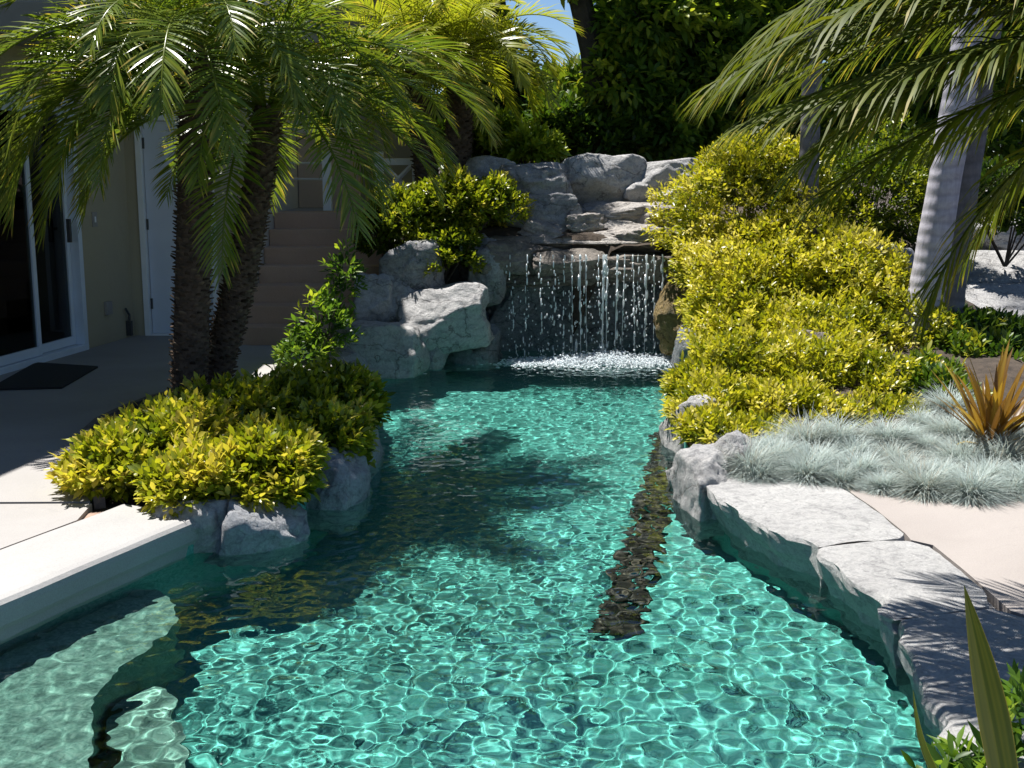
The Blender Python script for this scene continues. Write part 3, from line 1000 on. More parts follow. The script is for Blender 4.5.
def leaf_arrays(pos, d, L, W, rng, upjit=.5, droop=.15):
    n = len(pos)
    d = norm(d)
    up = np.array([0, 0, 1.0]) + rng.normal(0, upjit, (n, 3))
    side = norm(np.cross(d, up))
    nn2 = np.cross(side, d)
    L = (L * np.clip(rng.lognormal(-.06, .30, n), .45, 1.7))[:, None]
    W = (W * rng.uniform(.75, 1.25, n))[:, None]
    def at_(t, q, lift):
        return pos + d * L * t + side * W * q + nn2 * (W * lift - L * droop * t * t)
    V = np.stack([pos, at_(.28, .40, .10), at_(.28, 0, 0), at_(.28, -.40, .10), at_(.62, .42, .10), at_(.62, 0, 0), at_(.62, -.42, .10), at_(1, 0, 0)], 1).reshape(-1, 3)
    k = np.arange(n)[:, None] * 8
    Ft = np.concatenate([k + np.array(t) for t in ((0, 2, 1), (0, 3, 2), (1, 2, 4), (2, 5, 4), (2, 3, 5), (3, 6, 5), (4, 5, 7), (5, 6, 7))])
    return V, Ft


def sphere_dirs(n, rng, zmin=-.35):
    z = rng.uniform(zmin, 1, n)
    a = rng.uniform(0, 2 * math.pi, n)
    r = np.sqrt(1 - z * z)
    return np.stack([r * np.cos(a), r * np.sin(a), z], -1)


def lumpy(d, rng):
    r = np.zeros(len(d))
    for i in range(9):
        k = rng.normal(0, 2.6, 3)
        r += np.sin(d @ k * 1.7 + rng.random() * 6.28)
    return r / 3


def foliage(lumps, L, W, rng, per=7, twig=.10, density=1.0, zmin=-.35, lump=.16, upb=.45):
    """lumps: (center, (rx, ry, rz), twig count, tone)"""
    Vs, Fs, As, off = [], [], [], 0
    for li, (c, r, n, tone) in enumerate(lumps):
        r = np.array(r)
        n = int(n * density * 1.75)
        d = sphere_dirs(n, rng, zmin)
        lp = lumpy(d, rng)
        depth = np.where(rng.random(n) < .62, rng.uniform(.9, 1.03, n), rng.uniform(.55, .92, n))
        p = np.array(c) + d * r * ((1 + lump * lp) * depth)[:, None]
        keep = np.ones(n, dtype=bool)
        for lj, (c2, r2, _, _) in enumerate(lumps):
            if lj != li:
                keep &= (((p - np.array(c2)) / np.array(r2)) ** 2).sum(1) > .42
        p, d, lp, depth = p[keep], d[keep], lp[keep], depth[keep]
        n = len(p)
        ax = norm(norm(d / r) + np.array([0, 0, upb]) + rng.normal(0, .35, (n, 3)))
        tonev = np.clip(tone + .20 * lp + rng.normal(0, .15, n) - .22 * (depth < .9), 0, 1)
        for k in range(per):
            t = (k + .5) / per
            az = rng.uniform(0, 6.28, n) if k == 0 else az + 2.4
            a = norm(np.cross(ax, np.array([.3, .2, 1.0]) + rng.normal(0, .1, (n, 3))))
            b2 = np.cross(ax, a)
            rad = a * np.cos(az)[:, None] + b2 * np.sin(az)[:, None]
            sp_ = 1.05 - .75 * t
            dl = ax * (1 - .35 * sp_) + rad * sp_
            pos = p + ax * (twig * (t - .6)) + rad * .004
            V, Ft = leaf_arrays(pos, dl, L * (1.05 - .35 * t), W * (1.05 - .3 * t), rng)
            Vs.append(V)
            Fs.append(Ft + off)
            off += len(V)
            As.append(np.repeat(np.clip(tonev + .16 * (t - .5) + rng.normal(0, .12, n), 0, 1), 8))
    return np.concatenate(Vs), np.concatenate(Fs), np.concatenate(As)


def lump_px(u, v, Yc, ru, rv, ry, n, tone=.5):
    c = P(u, v, Yc)
    s = (c - Vector((0, 0, CAMZ))).length / F
    return (tuple(c), (ru * s, ry, rv * s), n, tone)


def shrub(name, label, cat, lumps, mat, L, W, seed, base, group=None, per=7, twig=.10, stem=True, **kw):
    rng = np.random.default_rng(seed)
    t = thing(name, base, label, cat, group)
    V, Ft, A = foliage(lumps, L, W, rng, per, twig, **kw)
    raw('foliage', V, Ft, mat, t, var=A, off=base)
    if stem:
        rg = random.Random(seed)
        mb = MB()
        for (c, r, n, tone) in lumps:
            for k in range(4):
                e = Vector(c) + Vector((rg.uniform(-.7, .7) * r[0], rg.uniform(-.7, .7) * r[1], rg.uniform(.1, .75) * r[2]))
                b0 = Vector(base) + Vector((rg.uniform(-.012, .012), rg.uniform(-.012, .012), -.04))
                mid = b0.lerp(e, .5) + Vector((rg.uniform(-.06, .06), rg.uniform(-.06, .06), .03))
                mb.tube([b0, mid, e], [.010, .007, .003], 5)
        mb.build('stem', 'bark', t)
    return t


# golden hedge of the right bank, four masses
GRP = 'golden shrubs of the right bank'
shrub('golden_shrub', 'tall rounded golden shrub at the top right of the waterfall', 'shrub', [
    lump_px(734, 222, 10.75, 68, 66, .6, 760, .62), lump_px(770, 190, 10.95, 60, 50, .6, 560, .55), lump_px(718, 266, 10.5, 46, 42, .45, 340, .60), lump_px(790, 240, 10.7, 64, 56, .55, 560, .50), lump_px(745, 165, 11.0, 36, 28, .4, 260, .55), lump_px(746, 270, 10.2, 60, 46, .5, 460, .66)],
    'gold', .054, .027, 101, tuple(P(745, 300, 10.8)), GRP)
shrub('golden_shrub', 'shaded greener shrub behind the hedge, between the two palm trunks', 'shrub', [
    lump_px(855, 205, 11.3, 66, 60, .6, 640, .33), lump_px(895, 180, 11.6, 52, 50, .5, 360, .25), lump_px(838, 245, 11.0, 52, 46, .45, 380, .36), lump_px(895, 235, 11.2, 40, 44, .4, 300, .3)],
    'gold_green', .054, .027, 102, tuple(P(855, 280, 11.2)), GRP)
shrub('golden_shrub', 'bright yellow spreading shrub in the middle of the right bank', 'shrub', [
    lump_px(772, 294, 9.75, 80, 54, .6, 820, .72), lump_px(852, 300, 9.6, 72, 54, .6, 760, .66), lump_px(742, 318, 9.4, 50, 48, .5, 380, .58), lump_px(905, 345, 9.0, 50, 48, .45, 420, .52), lump_px(830, 345, 8.9, 70, 44, .5, 520, .62), lump_px(760, 345, 9.0, 60, 40, .45, 420, .66), lump_px(800, 262, 10.1, 70, 46, .5, 520, .7), lump_px(815, 362, 8.6, 70, 40, .4, 480, .7)],
    'gold', .054, .027, 103, tuple(P(815, 365, 9.5)), GRP)
shrub('golden_shrub', 'low golden shrub trailing over the pool edge above the blue grass', 'shrub', [
    lump_px(738, 388, 8.2, 60, 52, .5, 600, .58), lump_px(805, 388, 8.1, 64, 48, .5, 600, .62), lump_px(868, 392, 8.1, 60, 42, .5, 520, .52), lump_px(722, 412, 7.55, 48, 32, .35, 380, .62), lump_px(785, 415, 7.45, 54, 30, .35, 420, .66), lump_px(915, 402, 8.2, 46, 36, .4, 330, .40), lump_px(698, 390, 8.0, 28, 28, .3, 180, .62), lump_px(716, 432, 7.0, 34, 18, .28, 190, .66), lump_px(760, 436, 7.0, 34, 16, .25, 190, .62), lump_px(830, 424, 7.35, 44, 20, .3, 260, .6), lump_px(885, 422, 7.4, 44, 20, .3, 260, .52)],
    'gold', .054, .027, 104, tuple(P(800, 436, 8.0)), GRP)
# left planter
shrub('golden_shrub', 'sprawling golden green shrub around the foot of the left palms', 'shrub', [
    lump_px(124, 470, 5.95, 46, 32, .32, 300, .66), lump_px(172, 450, 6.2, 58, 38, .45, 420, .64), lump_px(235, 431, 6.6, 64, 42, .5, 440, .58), lump_px(292, 418, 6.9, 56, 40, .5, 370, .52), lump_px(334, 408, 7.1, 46, 37, .4, 300, .50),
    lump_px(265, 462, 5.9, 52, 30, .3, 300, .70), lump_px(200, 480, 5.65, 56, 24, .26, 280, .72), lump_px(322, 440, 6.5, 40, 34, .3, 220, .58), lump_px(292, 488, 5.7, 18, 24, .14, 80, .72), lump_px(182, 496, 5.5, 22, 14, .14, 60, .7), lump_px(246, 492, 5.6, 24, 14, .14, 70, .72), lump_px(345, 452, 6.6, 18, 26, .2, 80, .5)],
    'gold_green', .062, .038, 105, tuple(P(230, 470, 6.6)), twig=.12)
shrub('green_shrub', 'dark leafy shrub growing up beside the foot of the stairs', 'shrub', [
    lump_px(325, 335, 9.7, 30, 38, .3, 60, .45), lump_px(345, 285, 10.0, 18, 34, .25, 26, .40), lump_px(305, 355, 9.5, 26, 22, .25, 46, .5)],
    'dark_green', .075, .034, 106, tuple(P(322, 378, 9.7)))
shrub('green_shrub', 'dense green shrub hanging over the boulders left of the fall', 'shrub', [
    lump_px(405, 225, 11.35, 38, 34, .4, 330, .42), lump_px(455, 215, 11.45, 46, 38, .4, 430, .50), lump_px(445, 256, 11.15, 40, 32, .35, 320, .44), lump_px(492, 208, 11.45, 30, 30, .35, 220, .56), lump_px(380, 240, 11.3, 22, 34, .3, 160, .35)],
    'gold_green', .062, .033, 107, tuple(P(440, 288, 11.3)))
shrub('lime_shrub', 'bright lime green bush above the crest boulders', 'shrub', [
    lump_px(530, 150, 13.0, 30, 18, .4, 170, .6), lump_px(500, 140, 13.3, 22, 22, .4, 120, .4)],
    'lime', .12, .06, 108, tuple(P(525, 175, 13.1)))
shrub('green_shrub', 'dark green plants at the base of the back palms', 'shrub', [
    lump_px(470, 150, 13.6, 40, 26, .5, 160, .45), lump_px(560, 130, 14.2, 46, 34, .6, 220, .5), lump_px(600, 145, 14.0, 50, 28, .5, 200, .4)],
    'green', .13, .06, 109, tuple(P(520, 175, 13.8)))
shrub('dark_shrub', 'low dark leaves right of the grey palms above the bronze flax', 'shrub', [
    lump_px(960, 345, 9.3, 34, 30, .4, 200, .4), lump_px(1005, 345, 9.5, 36, 26, .4, 200, .35), lump_px(930, 395, 8.3, 30, 34, .3, 200, .5), lump_px(940, 372, 8.8, 46, 34, .4, 300, .45), lump_px(1000, 376, 8.6, 46, 30, .4, 260, .4), lump_px(955, 412, 7.7, 30, 22, .25, 150, .5), lump_px(930, 398, 7.8, 34, 24, .3, 200, .5)],
    'green', .085, .036, 110, tuple(P(965, 380, 9.2)))

shrub('dark_shrub', 'dark green bush in front of the topmost pale terrace stones', 'shrub', [
    lump_px(985, 205, 10.9, 40, 34, .4, 240, .4), lump_px(1030, 215, 10.9, 36, 40, .4, 220, .35)],
    'green', .085, .036, 111, tuple(P(1005, 262, 10.95)))


# ------------------------------------------------------------------ palms
def frond_arrays(L, e0, bend, nl, ll, lw, rng, petiole=.16, vlift=.45, drp=.9, brown=.12, roll=0.0, tone=.45):
    npt = 22
    s = np.linspace(0, 1, npt)
    angs = e0 - bend * s ** 1.25
    dsx = np.cos(angs) * L / (npt - 1)
    dsz = np.sin(angs) * L / (npt - 1)
    px = np.concatenate([[0], np.cumsum(dsx[:-1])])
    pz = np.concatenate([[0], np.cumsum(dsz[:-1])])
    sway = rng.normal(0, .05) * L
    pts = np.stack([px, sway * s ** 2, pz], -1)
    rv, rf_ = tube_arrays(pts, .011 * L / 1.4 * (1 - .85 * s) + .002, 5)
    V = [rv]
    Fq = [rf_]
    A = [np.full(len(rv), .62)]
    off = len(rv)
    T = np.gradient(pts, axis=0)
    T = norm(T)
    q = []
    for side in (-1, 1):
        for i in range(nl):
            t = petiole + (1 - petiole) * (i + rng.uniform(-.25, .25) + .5) / nl
            t = min(max(t, 0), .999)
            x = t * (npt - 1)
            k = int(x)
            fr = x - k
            p = pts[k] * (1 - fr) + pts[min(k + 1, npt - 1)] * fr
            tg = T[k]
            Nn = np.cross(tg, [0, 1, 0])
            Nn = -Nn if Nn[2] < 0 else Nn
            tt = (t - petiole) / (1 - petiole)
            beta = R(72) - R(48) * tt ** 1.2 + rng.normal(0, .06)
            gam = vlift * (1 - .5 * tt) + rng.normal(0, .12)
            d = tg * math.cos(beta) + math.sin(beta) * (np.array([0, side * math.cos(gam), 0]) + Nn * math.sin(gam))
            ln = ll * (.45 + .6 * math.sin(math.pi * min(1, (.14 + .80 * tt))) ** .8) * rng.uniform(.88, 1.1)
            if tt > .9:
                ln *= .8
            w = lw * (.8 + .3 * math.sin(math.pi * tt))
            wv = tg - (tg @ d) * d
            wv /= np.linalg.norm(wv) + 1e-9
            wv = wv + .5 * Nn * rng.normal(0, .5)
            cur = p.copy()
            dd = d.copy()
            rows = []
            ns = 5
            for j in range(ns):
                prof_ = (.45, 1.0, .95, .7, .06)[j]
                rows.append(cur - wv * w * .5 * prof_)
                rows.append(cur + wv * w * .5 * prof_)
                cur = cur + dd * ln / (ns - 1)
                dd = dd + np.array([0, 0, -1]) * drp / (ns - 1) * (.35 + .65 * j / ns)
                dd /= np.linalg.norm(dd)
            V.append(np.array(rows))
            kk = np.arange(ns - 1)[:, None] * 2 + off
            Fq.append(kk + np.array([0, 1, 3, 2]))
            tv = tone + rng.normal(0, .10) + .12 * tt
            col = np.repeat(np.linspace(tv - .05, tv + .10, ns), 2)
            if rng.random() < brown:
                col[-4:] = .97
            A.append(np.clip(col, 0, 1))
            off += len(rows)
    V = np.concatenate(V)
    if roll:
        c_, s_ = math.cos(roll), math.sin(roll)
        V = np.stack([V[:, 0], V[:, 1] * c_ - V[:, 2] * s_ * 0, V[:, 2] + V[:, 1] * s_], -1)
    return V, np.concatenate(Fq), np.concatenate(A)


def date_trunk(t, pts, r0, r1, seed, base):
    rg = random.Random(seed)
    n = len(pts)
    # dense spine
    P3 = [Vector(p) for p in pts]
    sp2 = []
    for i in range(n - 1):
        for k in range(12):
            sp2.append(P3[i].lerp(P3[i + 1], k / 12))
    sp2.append(P3[-1])
    rad = [r0 + (r1 - r0) * i / (len(sp2) - 1) for i in range(len(sp2))]
    V, Fq = tube_arrays(sp2, np.array(rad) * .86, 18)
    raw('trunk', V, Fq, 'trunk_date', t, smooth=True, off=base)
    # old leaf bases in a spiral
    tot = sum((sp2[i + 1] - sp2[i]).length for i in range(len(sp2) - 1))
    vs, fs, va = [], [], []
    count = int(tot / .0034)
    for i in range(count):
        f = i / count
        x = f * (len(sp2) - 1)
        k = min(int(x), len(sp2) - 2)
        c = sp2[k].lerp(sp2[k + 1], x - k)
        ax = (sp2[k + 1] - sp2[k]).normalized()
        az = i * 2.39996
        a = ax.orthogonal().normalized()
        bb = ax.cross(a)
        rdir = a * math.cos(az) + bb * math.sin(az)
        tdir = ax.cross(rdir)
        r = rad[k]
        w, hh, l = rg.uniform(.016, .027), rg.uniform(.005, .010), rg.uniform(.018, .040)
        o_ = c + rdir * r * .82
        e = o_ + rdir * l + ax * rg.uniform(-.004, .022)
        m0 = len(vs)
        vs += [o_ - tdir * w - ax * hh, o_ + tdir * w - ax * hh, o_ + tdir * w * .8 + ax * hh, o_ - tdir * w * .8 + ax * hh,
               e - tdir * w * .6, e + tdir * w * .6, e + tdir * w * .45 + ax * hh * .8, e - tdir * w * .45 + ax * hh * .8]
        fs += [(m0, m0 + 1, m0 + 5, m0 + 4), (m0 + 1, m0 + 2, m0 + 6, m0 + 5), (m0 + 2, m0 + 3, m0 + 7, m0 + 6), (m0 + 3, m0, m0 + 4, m0 + 7), (m0 + 4, m0 + 5, m0 + 6, m0 + 7)]
        v_ = min(1, max(0, rg.gauss(.42, .22)))
        va += [v_ * .6] * 4 + [v_] * 4
    raw('leaf_scars', np.array([tuple(v) for v in vs]), np.array(fs), 'stub', t, var=va, off=base)


def frond_set(classes, L, nl, ll, lw, seed, mat, **kw):
    out = []
    for i, (e0, bd_) in enumerate(classes):
        rng = np.random.default_rng(seed + i)
        V, Fq, A = frond_arrays(L * rng.uniform(.92, 1.08), R(e0), R(bd_), nl, ll, lw, rng, **kw)
        o = raw('frond', V, Fq, mat, None, var=A)
        out.append((e0, o.data))
        bpy.data.objects.remove(o)
    return out


def place_fronds(t, crown_local, fset, spec):
    """spec: list of (class index, azimuth deg, scale)"""
    for k, az, sc in spec:
        o = link_mesh('frond', fset[k][1], t)
        a = R(az)
        o.location = crown_local + Vector((math.cos(a), math.sin(a), 0)) * .05
        o.rotation_euler = (0, 0, a)
        o.scale = (sc, sc, sc)


CL = [(80, 55), (64, 78), (50, 92), (36, 100), (22, 98), (8, 90), (-8, 80), (-25, 62)]
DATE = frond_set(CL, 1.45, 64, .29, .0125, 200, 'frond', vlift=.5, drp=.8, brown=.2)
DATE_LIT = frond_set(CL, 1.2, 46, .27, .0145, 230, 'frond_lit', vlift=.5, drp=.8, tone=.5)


def golden_spec(rows, seed, start=0):
    rg = random.Random(seed)
    out = []
    a = start
    for k, n in rows:
        for i in range(n):
            a += 137.5
            out.append((k, a + rg.uniform(-14, 14), rg.uniform(.85, 1.1)))
    return out


def date_palm(label, base, top, r0, r1, fset, rows, seed, start=0, extra=(), group=None, lean=.0):
    t = thing('palm_tree', base, label, 'palm tree', group)
    b_, t_ = Vector(base), Vector(top)
    mids = [b_.lerp(t_, k / 4) + Vector((lean * math.sin(math.pi * k / 4), 0, 0)) for k in range(5)]
    date_trunk(t, mids, r0, r1, seed, base)
    place_fronds(t, t_ - b_, fset, golden_spec(rows, seed, start) + list(extra))
    return t


pa, pb = P(190, 392, 7.75), P(198, 46, 7.75)
date_palm('thick shaggy date palm nearest the house, trunk upright in the left planter', tuple(pa), tuple(pb), .135, .115, DATE,
          [(0, 2), (1, 4), (2, 5), (3, 6), (4, 6), (5, 5), (6, 3)], 5, 40, [(6, 212, 1.05), (7, 215, 1.1), (6, 222, 1.1), (6, 198, 1.1), (7, 232, .9), (6, 250, .9), (4, 262, 1.0), (5, 190, 1.05), (4, 205, 1.1), (6, 235, .95)], 'date palms of the left planter')
pa, pb = P(212, 386, 8.1), P(268, 108, 8.3)
date_palm('leaning date palm of the left planter with trunk curving towards the stairs', tuple(pa), tuple(pb), .125, .105, DATE,
          [(0, 2), (1, 4), (2, 6), (3, 6), (4, 6), (5, 5), (6, 1)], 6, 110, [(3, 290, 1.0), (5, 296, 1.1), (3, 350, 1.1), (2, 20, 1.1)], 'date palms of the left planter', .05)
pa, pb = P(430, 200, 12.7), P(414, 66, 12.8)
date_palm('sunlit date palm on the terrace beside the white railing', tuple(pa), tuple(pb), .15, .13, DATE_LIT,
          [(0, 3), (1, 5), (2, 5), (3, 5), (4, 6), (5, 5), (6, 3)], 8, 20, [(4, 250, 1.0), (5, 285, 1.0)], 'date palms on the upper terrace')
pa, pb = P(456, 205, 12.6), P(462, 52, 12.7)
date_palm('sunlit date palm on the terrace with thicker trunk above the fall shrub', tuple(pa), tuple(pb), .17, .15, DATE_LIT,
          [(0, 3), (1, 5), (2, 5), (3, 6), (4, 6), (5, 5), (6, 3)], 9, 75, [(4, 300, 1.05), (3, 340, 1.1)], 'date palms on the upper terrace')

KCL = [(70, 60), (48, 78), (30, 82), (14, 74), (0, 62), (-18, 50), (20, 40), (6, 50), (20, 62), (-12, 62), (2, 28), (-6, 30), (14, 46), (-30, 45)]
KING = frond_set(KCL, 3.1, 72, .62, .021, 300, 'frond_king', vlift=.05, drp=2.2, petiole=.12)


def king_palm(label, base, top, r0, r1, spec, mat, seed, sc=1.0, group=None):
    t = thing('palm_tree', base, label, 'palm tree', group)
    b_, t_ = Vector(base), Vector(top)
    pts = [b_.lerp(t_, k / 30) for k in range(31)]
    rg = random.Random(seed)
    rad = []
    for k in range(31):
        f = k / 30
        rad.append((r0 + (r1 - r0) * f + .25 * r0 * max(0, 1 - f * 6) ** 2) * (1 + .03 * math.sin(k * 1.9)))
    V, Fq = tube_arrays(pts, rad, 22)
    raw('trunk', V, Fq, mat, t, smooth=True, off=base)
    sh0, sh1 = t_ - (t_ - b_).normalized() * .05, t_ + (t_ - b_).normalized() * .45
    V, Fq = tube_arrays([sh0.lerp(sh1, k / 6) for k in range(7)], [r1 * x for x in (1.0, 1.15, 1.1, 1.0, .85, .7, .5)], 14)
    raw('crown_shaft', V, Fq, 'rachis', t, smooth=True, off=base)
    place_fronds(t, sh1 - b_ - Vector((0, 0, .1)), KING, [(k, a, s_ * sc) for k, a, s_ in spec])
    return t


pa = P(916, 352, 9.0)
king_palm('sunlit grey trunked palm in front, at the right of the golden hedge', tuple(pa), tuple(pa + Vector((.75, .15, 6.6))), .125, .10,
          [(2, 300, 1.0), (1, 345, 1.0), (2, 20, 1.0), (2, 75, 1.0), (1, 110, 1.0), (0, 320, .9), (3, 40, .9)], 'trunk_king', 21, group='grey palms of the right bank')
pa = P(939, 352, 9.35)
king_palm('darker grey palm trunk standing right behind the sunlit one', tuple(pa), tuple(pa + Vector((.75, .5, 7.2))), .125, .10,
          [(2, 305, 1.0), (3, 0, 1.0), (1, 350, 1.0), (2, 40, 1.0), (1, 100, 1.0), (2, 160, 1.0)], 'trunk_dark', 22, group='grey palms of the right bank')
pa = P(806, 250, 10.3)
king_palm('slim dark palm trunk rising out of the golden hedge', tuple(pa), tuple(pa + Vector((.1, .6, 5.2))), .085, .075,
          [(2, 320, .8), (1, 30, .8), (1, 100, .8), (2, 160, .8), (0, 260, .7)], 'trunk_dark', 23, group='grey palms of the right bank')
king_palm('palm whose long fronds hang in from the right over the bank', (2.85, 4.15, 0), (2.72, 4.1, 1.70), .10, .085,
          [(k, a_, q * .50) for k, a_, q in [(10, 181, 1.25), (12, 178, 1.3), (10, 190, 1.2), (8, 184, 1.3), (10, 171, 1.2), (7, 166, 1.1), (8, 160, 1.2), (7, 186, 1.2), (9, 176, 1.1), (11, 183, 1.2), (9, 141, .95), (12, 153, 1.2), (2, 178, 1.3), (11, 146, .9), 
           (12, 166, 1.3), (2, 165, 1.3), 
           (2, 300, 1.0), (1, 20, 1.0), (2, 75, 1.0), (0, 120, 1.0), (1, 350, 1.0)]], 'trunk_king', 24, group='grey palms of the right bank')


# ------------------------------------------------------------------ background trees
def tree(label, trunk_pts, rad, lumps, mat, L, W, seed, base, bark='bark_dark', group='trees behind the waterfall', per=6, **kw):
    t = thing('tree', base, label, 'tree', group)
    mb = MB()
    mb.tube(trunk_pts, rad, 10)
    rg = random.Random(seed)
    top = Vector(trunk_pts[-1])
    for (c, r, n, tone) in lumps:
        f = rg.uniform(.45, .95)
        x = f * (len(trunk_pts) - 1)
        k = int(x)
        s = Vector(trunk_pts[k]).lerp(Vector(trunk_pts[min(k + 1, len(trunk_pts) - 1)]), x - k)
        e = Vector(c)
        mid = s.lerp(e, .5) + Vector((rg.uniform(-.2, .2), rg.uniform(-.2, .2), rg.uniform(0, .25)))
        mb.tube([s, mid, e], [rad[-1] * .7, rad[-1] * .45, .015], 7)
        for q in range(4):
            e2 = e + Vector((rg.uniform(-.8, .8) * r[0], rg.uniform(-.8, .8) * r[1], rg.uniform(-.5, .8) * r[2]))
            mb.tube([mid.lerp(e, .6), e2], [.022, .008], 5)
    mb.build('trunk', bark, t)
    V, Ft, A = foliage(lumps, L, W, np.random.default_rng(seed), per, .2, zmin=-.95, lump=.22, upb=.0, **kw)
    raw('crown', V, Ft, mat, t, var=A, off=base)
    return t


tb = P(603, 185, 14.2)
tree('dark tree with the leaning trunk right of the sky gap', [P(604, 190, 14.2), P(601, 120, 14.2), P(592, 50, 14.3), P(578, -10, 14.4), P(566, -80, 14.5), P(560, -150, 14.5)], [.17, .15, .14, .13, .11, .09],
     [lump_px(640, 20, 14.4, 48, 40, .8, 260, 0.58), lump_px(628, 80, 14.3, 36, 34, .6, 170, 0.53), lump_px(600, -70, 14.6, 70, 50, .9, 330, 0.53), lump_px(655, 130, 14.3, 40, 36, .6, 160, 0.38)],
     'dark_green', .15, .07, 401, tuple(tb))
tb = P(690, 170, 15.0)
tree('dense dark tree behind the flat white crest boulder', [P(690, 175, 15), P(694, 80, 15), P(690, -20, 15), P(700, -120, 15)], [.2, .17, .14, .1],
     [lump_px(690, 40, 15, 55, 60, .9, 330, 0.48), lump_px(670, 115, 14.8, 48, 46, .8, 240, 0.35), lump_px(735, 90, 14.9, 55, 60, .9, 280, 0.35), lump_px(700, -50, 15.2, 80, 60, 1, 320, 0.53)],
     'dark_green', .16, .075, 402, tuple(tb))
tb = P(800, 170, 15.5)
tree('dark tree behind the tall golden shrub and slim palm trunk', [P(800, 175, 15.5), P(800, 60, 15.5), P(810, -60, 15.5)], [.2, .16, .11],
     [lump_px(790, 60, 15.5, 60, 60, .9, 320, 0.43), lump_px(800, 130, 15.2, 70, 40, .8, 260, 0.38), lump_px(850, 40, 15.6, 60, 70, .9, 300, 0.43), lump_px(810, -50, 15.8, 90, 60, 1, 320, 0.53)],
     'dark_green', .16, .075, 403, tuple(tb))
tb = P(930, 190, 16)
tree('dark tree at the right edge behind the grey palms', [P(930, 190, 16), P(935, 60, 16), P(940, -60, 16)], [.2, .16, .11],
     [lump_px(905, 70, 16, 60, 70, .9, 300, 0.43), lump_px(975, 60, 16, 60, 70, .9, 300, 0.48), lump_px(1035, 80, 16, 60, 70, .9, 280, 0.48), lump_px(940, 150, 15.6, 80, 34, .7, 260, 0.43), lump_px(950, -50, 16, 100, 60, 1, 300, 0.53)],
     'dark_green', .16, .075, 404, tuple(tb))
tb = P(512, 175, 15.2)
tree('loose green tree left of the sky gap behind the terrace palms', [P(520, 175, 15.2), P(514, 90, 15.2), P(500, 20, 15.3), P(485, -70, 15.4)], [.16, .13, .11, .08],
     [lump_px(500, 100, 15.2, 38, 40, .7, 190, 0.63), lump_px(470, 40, 15.4, 42, 50, .8, 200, 0.58), lump_px(520, 135, 15, 44, 28, .6, 170, 0.58), lump_px(450, -40, 15.5, 70, 40, .9, 240, 0.63)],
     'green', .15, .07, 405, tuple(tb))
tb = P(570, 175, 17.5)
tree('broad leaved tree closing the view under the sky gap', [P(570, 185, 17.5), P(570, 120, 17.5), P(572, 80, 17.5)], [.16, .12, .08],
     [lump_px(562, 105, 17.5, 40, 34, .8, 200, 0.78), lump_px(600, 110, 17.8, 46, 44, .8, 200, 0.53), lump_px(545, 140, 17, 60, 30, .7, 220, 0.58)],
     'green', .2, .09, 406, tuple(tb))
tb = P(640, 150, 20)
tree('far dark tree filling the gap between the leaning trunk and crest', [P(640, 185, 20), P(645, 80, 20), P(650, -60, 20)], [.25, .2, .12],
     [lump_px(660, 20, 20, 60, 60, 1.2, 300, 0.43), lump_px(700, 100, 20, 90, 60, 1.2, 380, 0.33), lump_px(640, 120, 20, 50, 50, 1, 240, 0.38), lump_px(770, 20, 20.5, 90, 80, 1.3, 360, 0.38), lump_px(880, 40, 20.5, 90, 90, 1.3, 360, 0.38), lump_px(990, 50, 20.5, 90, 90, 1.3, 340, 0.38), lump_px(820, 130, 20, 120, 40, 1, 320, 0.33)],
     'dark_green', .24, .11, 407, tuple(tb))
tb = P(380, 100, 18)
tree('green tree behind the house wall above the stairs', [P(380, 170, 18), P(380, 20, 18), P(385, -60, 18)], [.2, .16, .1],
     [lump_px(360, 10, 18, 60, 50, 1, 230, 0.63), lump_px(430, 10, 18, 60, 60, 1, 240, 0.63), lump_px(440, 90, 17.6, 50, 50, .9, 220, 0.53)],
     'green', .2, .09, 408, tuple(tb))


# ------------------------------------------------------------------ grasses and flax
def tuft(n, hgt, spread, seed, w=.0032, shift=0.0):
    rng = np.random.default_rng(seed)
    az = rng.uniform(0, 2 * math.pi, n)
    el = np.clip(np.arccos(1 - rng.random(n) ** .8 * .95)[::1], .1, 1.5)
    el = np.clip(math.pi / 2 - el * .92, .12, 1.55)
    L = hgt * rng.uniform(.6, 1.2, n)
    r0 = spread * np.sqrt(rng.random(n)) * .35
    a2 = rng.uniform(0, 6.28, n)
    p = np.stack([r0 * np.cos(a2), r0 * np.sin(a2), np.zeros(n)], -1)
    rows = []
    col = []
    tone = np.clip(rng.normal(.66 + shift, .2, n), .1, 1)
    tone = np.where(rng.random(n) < .08, .12, tone)
    side = np.stack([-np.sin(az), np.cos(az), np.zeros(n)], -1)
    cur = p
    for j in range(4):
        ww = w * (1.0, .9, .6, .1)[j]
        rows += [cur - side * ww / 2, cur + side * ww / 2]
        col += [np.where(j == 0, .05, tone * (.7 + .12 * j)), np.where(j == 0, .05, tone * (.7 + .12 * j))]
        ej = el - .32 * j
        cur = cur + np.stack([np.cos(az) * np.cos(ej), np.sin(az) * np.cos(ej), np.sin(ej)], -1) * (L / 3)[:, None]
    V = np.stack(rows, 1).reshape(-1, 3)
    k = np.arange(n)[:, None] * 8
    Fq = np.concatenate([k + j * 2 + np.array([0, 1, 3, 2]) for j in range(3)])
    return V, Fq, np.stack(col, 1).reshape(-1)


